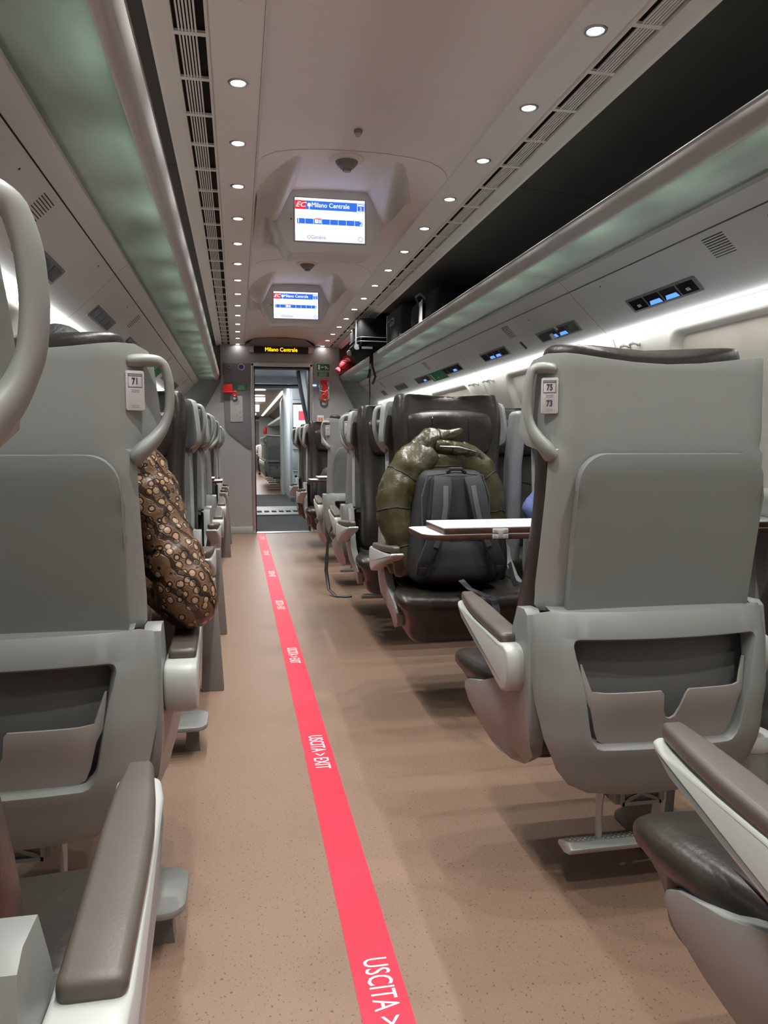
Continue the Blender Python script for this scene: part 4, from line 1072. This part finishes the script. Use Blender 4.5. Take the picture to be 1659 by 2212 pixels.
# luggage on the right rack, standing on the rail and shelf (top 1.773)
SUIT = mat('black suitcase fabric', (.005, .005, .0055), .85, spec=.15, var=.2, vscale=80, bump=.1, bscale=300)
t = thing('suitcase', 'large black suitcase with two silver zip lines overhanging the right rack', 'suitcase', (1.21, 6.62, 1.774))
rbox(-.215, .20, -.26, .26, .0, .268, .04, 4).build('case_body', SUIT, t)
for z in (.075, .108):
    M().tube([(-.218, .24, z), (-.2185, -.23, z), (-.20, -.2625, z), (.17, -.2635, z)], .0032, 6, up=(0, 0, 1)).build('zipper', METAL, t)
M().box(-.19, -.10, -.2655, -.258, .012, .03).build('foot', METAL if 0 else DARKP, t)
M().tube([(-.222, -.16, .20), (-.25, -.15, .20), (-.25, .1, .20), (-.222, .11, .20)], .009, 8).build('carry_handle', METAL, t)
for y in (-.2, -.17): M().tube([(-.224, y, .255), (-.228, y, .02)], .006, 8, up=(0, 1, 0)).build('chrome_rod', METAL, t)
for y in (-.22, .2): M().lathe([(0, -.012), (.022, -.012), (.024, 0), (.022, .012), (0, .012)], (-.225, y, .03), (0, 1, 0), 14).build('wheel', mat('silver wheel', (.5, .5, .5), .3, metal=.7), t)
t = thing('suitcase', 'dark grey soft carry-on case with small handle on the right rack', 'suitcase', (1.33, 5.9, 1.774))
rbox(-.14, .14, -.28, .28, .0, .262, .035, 4).build('case_body', mat('dark grey case fabric', (.022, .022, .022), .85, spec=.2, var=.2, vscale=60), t)
M().tube([(-.142, -.06, .165), (-.165, -.05, .165), (-.165, .05, .165), (-.142, .06, .165)], .008, 8).build('carry_handle', BLACKP, t)
M().box(-.152, -.138, -.075, .075, .14, .19).build('handle_plate', DARKP, t, bevel=.003)
M().tube([(-.128, .286, .01), (-.132, .288, .13), (-.128, .286, .25), (-.10, .286, .258)], .005, 8, up=(0, 1, 0)).build('metal_edge', METAL, t)
M().lathe([(0, -.012), (.02, -.012), (.022, 0), (.02, .012), (0, .012)], (-.13, -.27, .024), (1, 0, 0), 14).build('wheel', MATS['silver wheel'], t)
t = thing('travel_bag', 'black travel bag with a white paper tag lying in the right rack', 'bag', (1.36, 5.02, 1.774))
rbox(-.16, .14, -.42, .36, .0, .21, .06, 4, 2, lambda x, y, z: (x, y, z*(1-.15*abs(y)))).build('bag_body', SUIT, t, sub=1)
M().tube([(-.15, -.1, .16), (-.18, -.06, .20), (-.18, .06, .20), (-.15, .1, .16)], .008, 8).build('carry_handle', BPS, t)
M().add([(-.171, .02, -.0), (-.175, -.10, .01), (-.185, -.14, .15), (-.175, -.03, .15)], [(0, 1, 2, 3)]).build('paper_tag', WHITEP, t, solid=.002, soff=0)
M().add([(-.182, -.045, .118), (-.187, -.125, .118), (-.188, -.135, .145), (-.183, -.04, .145)], [(0, 1, 2, 3)]).build('tag_print', GREYI, t, solid=.001, soff=0)
t = thing('red_pouch', 'bright red soft pouch with a dark round opening at far end of right rack', 'pouch', (1.17, 8.3, 1.774))
M().lathe([(.03, -.02), (.055, .0), (.058, .012), (.056, .05), (.06, .13), (.055, .21), (.03, .24), (0, .245)], (-.05, -.10, .060), (.55, .85, .0), 24).build('pouch_body', mat('red fabric', (.75, .02, .05), .6, bump=.3, bscale=40), t)
M().lathe([(0, .0), (.048, .0), (.05, .004)], (-.054, -.106, .060), (-.55, -.85, 0), 20).build('opening', mat('dark red lining', (.03, .004, .006), .8), t)
M().tube([(-.07, -.06, .0), (-.10, -.02, .03), (-.10, .06, .03), (-.06, .10, .01)], .022, 8).build('strap_roll', MATS['red fabric'], t)
M().lathe([(0, 0), (.055, 0), (.058, .006)], (.02, .10, .13), (-.2, -1, .1), 20).build('cap_badge', mat('dark red felt', (.3, .01, .015), .8), t)
M().lathe([(.018, .007), (.018, .010), (.032, .010), (.032, .007)], (.02, .10, .13), (-.2, -1, .1), 20).build('ring_print', WHITEI, t)
t = thing('luggage_strap', 'black strap and thin cord hanging down from the right luggage rack', 'strap', (1.14, 6.55, 1.76))
strap([(.03, .0, .02), (.0, .0, .022), (-.012, .0, .0), (-.014, .01, -.09), (-.02, .03, -.16), (-.03, .05, -.19)], .010, .0015, BLACKP, 'webbing', t)
strap([(.03, -.02, .02), (.0, -.03, .02), (-.008, -.04, -.0), (-.008, -.06, -.1), (.012, -.09, -.19), (-.004, -.05, -.25)], .010, .0015, BLACKP, 'webbing', t)
M().box(-.028, .004, -.012, -.004, -.12, -.075).build('buckle', GREYI, t, bevel=.002)
M().tube([(-.012, .0, -.11), (-.014, .01, -.16), (-.02, .02, -.22), (-.014, .03, -.32), (-.02, .02, -.45)], .006, 8).build('cord', BLACKP, t)
t = thing('day_bag', 'dark rounded bag on the leather seat behind the far right table', 'bag', (.80, 6.52, .482))
rbox(-.14, .14, -.10, .10, .0, .33, .08, 4, 2, lambda x, y, z: (x*(1-.3*sm(.15, .33, z)), y, z)).build('bag_body', BPM, t, sub=1)
t = thing('floor_strap', 'black loop of strap hanging to the floor beside a right seat', 'strap', (.60, 5.0, 0))
M().tube([(.02, .12, .46), (-.015, .11, .34), (-.03, .08, .16), (-.02, .02, .04), (.02, -.04, .008), (.08, -.07, .008), (.12, -.06, .008)], .012, 8, flat=(1, .5)).build('webbing', BLACKP, t)

# ------------------------------------------------------------------ vestibule, gangway and next carriage through the door
struct(M().box(-1.0, 2.2, YE, 15.6, -.06, -.001).build('floor_vestibule', CARPM))
struct(M().box(-1.2, 2.2, 15.6, 32, -.06, 0).build('floor_carriage', FLOORM))
struct(M().box(-.3, 1.6, 15.55, 15.62, -.01, .004).build('trim_6', METAL))
struct(M().box(-.15, 1.6, YE+.1, 12.0, 2.03, 2.08).build('ceiling', CABM))
struct(M().box(-.15, 1.6, 12.0, 12.12, 1.935, 2.08).build('ceiling', CABM))
struct(M().box(-.15, 1.6, 12.10, 12.6, 1.90, 1.925).build('trim_7', RUBBER))  # solid black strip standing in for the shaded recess under the lintel
struct(M().box(-.15, 1.6, 12.6, 15.6, 2.09, 2.12).build('ceiling', CABM))
struct(M().box(-.30, -.15, YE+.1, 15.6, 0, 2.1).build('wall_vestibule', CABM))
struct(M().box(1.45, 1.6, YE+.1, 15.6, 0, 2.1).build('wall_vestibule', CABM))
t = thing('ceiling_light', 'small dark oval fitting on the vestibule ceiling above the doorway', 'light', (.62, 10.6, 2.03))
M().lathe([(0, -.02), (.05, -.018), (.075, -.008), (.08, 0)], n=20).build('fitting', GREYI, t)
# gangway frame with black rubber arch
e = [(.875, 2.03), (.888, 1.93), (.915, 1.75), (.962, 1.5), (1.015, 1.25), (1.06, 1.0), (1.08, .6), (1.085, 0)]
struct(M().prism(e+[(1.46, 0), (1.46, 2.03)], 'y', 10.95, 11.0).build('wall_gangway', CABM))
struct(M().prism([(x+.0, z) for x, z in e]+[(x+.055, z) for x, z in reversed(e)], 'y', 10.90, 11.2).build('trim_8', LIGHTP))
struct(M().prism([(x-.032, z) for x, z in e]+[(x+.0, z) for x, z in reversed(e)], 'y', 10.93, 11.2).build('trim_9', RUBBER))
t = thing('gangway_plate', 'metal gangway threshold plate with slots on the vestibule floor', 'threshold', (.6, 11.5, 0))
M().box(-.50, .50, -.60, .8, 0, .02).build('plate', SATIN, t, bevel=.006)
sl = M()
for i in range(9): sl.box(-.44+i*.105, -.37+i*.105, -.30, -.02, .019, .022)
sl.build('slots', BLACKV, t)
# cabinet with lit poster
t = thing('vestibule_cabinet', 'tall pale vestibule cabinet with doors and a lit notice screen', 'cabinet', (1.20, 13.6, 0))
M().box(-.30, .24, .0, 1.9, .05, 2.085).build('carcass', CABM, t, bevel=.01)
M().box(-.29, .24, .02, 1.88, .0, .05).build('plinth', GREYI, t)
for z0, z1 in ((.07, .54), (.57, .93), (1.78, 2.06)):
    d = M().box(-.255, .23, -.012, .0, z0, z1).build('door', CABM, t, bevel=.004)
    M().box(-.25, .22, -.03, -.012, z1-.02, z1+.005).build('rail_handle', METAL, d, bevel=.003)
M().lathe([(0, 0), (.02, 0), (.022, .01)], (-.20, -.02, .44), (0, 1, 0), 12).build('lock_knob', BLACKP, t)
M().box(-.245, .20, -.02, .0, 1.0, 1.72).build('screen_frame', BLACKP, t, bevel=.01)
p = M().box(-.235, .10, -.03, -.018, 1.30, 1.69).build('notice_screen', emis('lit notice', (.80, .90, .95), .75), t)
M().box(-.185, .06, -.033, -.030, 1.36, 1.63).build('pale_field', emis('lit notice blue', (.65, .82, .9), .8), p)
M().box(-.145, .05, -.036, -.033, 1.42, 1.58).build('red_field', emis('lit notice red', (.85, .08, .12), .8), p)
M().box(.02, .20, -.018, -.012, .70, .84).build('recessed_tray', WHITEP, t, bevel=.01)
struct(M().prism([(.90, 0), (1.06, 0), (1.06, 2.06), (.93, 2.06), (.90, 1.95)], 'y', 15.45, 15.6).build('wall_partition', CABM))
struct(M().prism([(.86, 0), (.90, 0), (.90, 1.95), (.86, 1.85)], 'y', 15.5, 15.95).build('door_2', LIGHTP))
# next carriage
struct(M().box(-.5, 1.5, 15.9, 32, 2.115, 2.15).build('ceiling', mat('far ceiling', (.42, .39, .37), .6)))
struct(M().box(-1.1, -.9, 15.6, 32, 0, 2.2).build('wall_carriage', WINW))
struct(M().box(1.85, 2.0, 15.6, 32, 0, 2.2).build('wall_carriage', WINW))
struct(M().prism([(1.20, 2.12), (1.9, 2.12), (1.9, 1.72)], 'y', 16, 31).build('wall_upper', DARKC))
t = thing('luggage_rack', 'far luggage rack of the next carriage seen through the doorway', 'luggage rack', (0, 0, 0))
M().prism([(1.15, 1.77), (1.17, 1.77), (1.20, 1.71), (1.17, 1.71)], 'y', 16.2, 31).build('front_rail', SATIN, t)
M().box(1.19, 1.85, 16.2, 31, 1.712, 1.722).build('glass_shelf', GLASS, t)
o = M().box(.93, 1.0, 16.3, 30.5, 2.102, 2.113).build('ceiling_light_strip', emis('far strip', (1, 1, .97), 2.5)); tag(o, 'bright ceiling light strip of the next carriage seen through the doorway', 'light strip')
for k, (x, y, z) in enumerate(((.415, 14.6, 2.085), (.45, 16.05, 2.11), (.5, 17.9, 2.11))):
    t = thing('ceiling_lamp', 'glowing round ceiling lamp beyond the doorway, %s from the door' % ORD[k], 'light', (x, y, z), group='round lamps beyond the doorway')
    M().lathe([(0, -.004), (.13, -.004), (.14, .0)], n=24).build('lens', emis('far lamp', (1, 1, .98), 5), t)
for k, (x, y, z, w, h) in enumerate(((.36, 18.4, 2.05, .30, .055), (.33, 21.5, 1.985, .28, .10), (.36, 26.5, 2.02, .28, .04))):
    t = thing('hanging_display', 'pale lit hanging display in the next carriage, %s from the doorway' % ORD[k], 'display screen', (x, y, z), group='hanging displays in the next carriage')
    M().box(-w, w, 0, .05, -h, h).build('casing', LIGHTP, t, bevel=.01)
    M().box(-w*.95, w*.95, -.003, 0, -h*.9, h*.9).build('screen', E_SCRG, t)
    M().box(-w*.8, w*.5, -.005, -.003, -h*.1, h*.15).build('blue_band', E_BLUE, t)
struct(panel([(-1, 0), (2, 0), (2, 2.2), (-1, 2.2)], [rrect(.16, .84, .002, 1.9, .001, 1)], lambda x, z: (x, 31.0, z), .5).build('wall_far', ENDM, solid=.05))
struct(M().box(.16, .84, 31.05, 31.08, 0, 1.9).build('door_3', DARKP))
t = thing('destination_sign', 'tiny amber LED sign on the far end wall of the next carriage', 'sign', (.5, 30.98, 2.03))
M().box(-.36, .36, -.05, 0, -.045, .045).build('display_bar', BLACKP, t)
M().box(-.1, .2, -.055, -.05, -.025, .025).build('amber_text', E_AMB, t)
t = thing('exit_sign', 'tiny green exit sign on far end wall of the next carriage', 'sign', (1.07, 30.97, 1.84)); M().box(-.09, .09, -.01, 0, -.10, .10).build('board', GREENP, t)
t = thing('emergency_hammer_holder', 'tiny red hammer holder on the far end wall of the next carriage', 'hammer holder', (1.08, 30.97, 1.55)); M().box(-.07, .07, -.06, 0, -.13, .13).build('holder_plate', REDP, t, bevel=.02)
person('distant passenger in a white top leaning into the aisle of the next carriage', at(.80, 24.6, .455), mat('white top', (.7, .68, .66), .7), JEANS, HAIR, rs=(-.19, .02, .46), sleeve=.049, h=.78)
def area(x, y, z, sx, sy, e, col=(1, .97, .93)):
    ld = bpy.data.lights.new('lamp', 'AREA'); ld.shape = 'RECTANGLE'; ld.size = sx; ld.size_y = sy; ld.energy = e; ld.color = col
    lo = bpy.data.objects.new('lamp', ld); COL.objects.link(lo); lo.location = (x, y, z)
area(.55, 10.2, 2.02, .4, .8, 16, (.95, .98, 1)); area(.45, 13.6, 2.08, .4, 1.2, 26, (.95, .98, 1)); area(.45, 23.5, 2.10, .8, 13, 150)

# ------------------------------------------------------------------ camera, world
cam = bpy.data.cameras.new('camera'); co = bpy.data.objects.new('camera', cam); COL.objects.link(co); SC.camera = co
FPX = 1661.0
cam.sensor_fit = 'VERTICAL'; cam.sensor_height = 36; cam.lens = 36*FPX/2212; cam.clip_start = .02; cam.clip_end = 200
ph = math.atan((1106-960)/FPX); th = math.atan((829.5-513)*math.cos(ph)/FPX)
co.location = (0, 0, 1.0); co.rotation_euler = (PI/2-ph, 0, -th)
w = bpy.data.worlds.new('world'); SC.world = w; w.use_nodes = True
w.node_tree.nodes['Background'].inputs['Color'].default_value = (.02, .022, .028, 1)
w.node_tree.nodes['Background'].inputs['Strength'].default_value = .3
SC.view_settings.view_transform = 'Standard'; SC.view_settings.look = 'None'
SC.view_settings.exposure = 0.24
SC.cycles.max_bounces = 8; SC.cycles.glossy_bounces = 3; SC.cycles.transmission_bounces = 4
SC.cycles.caustics_reflective = False; SC.cycles.caustics_refractive = False
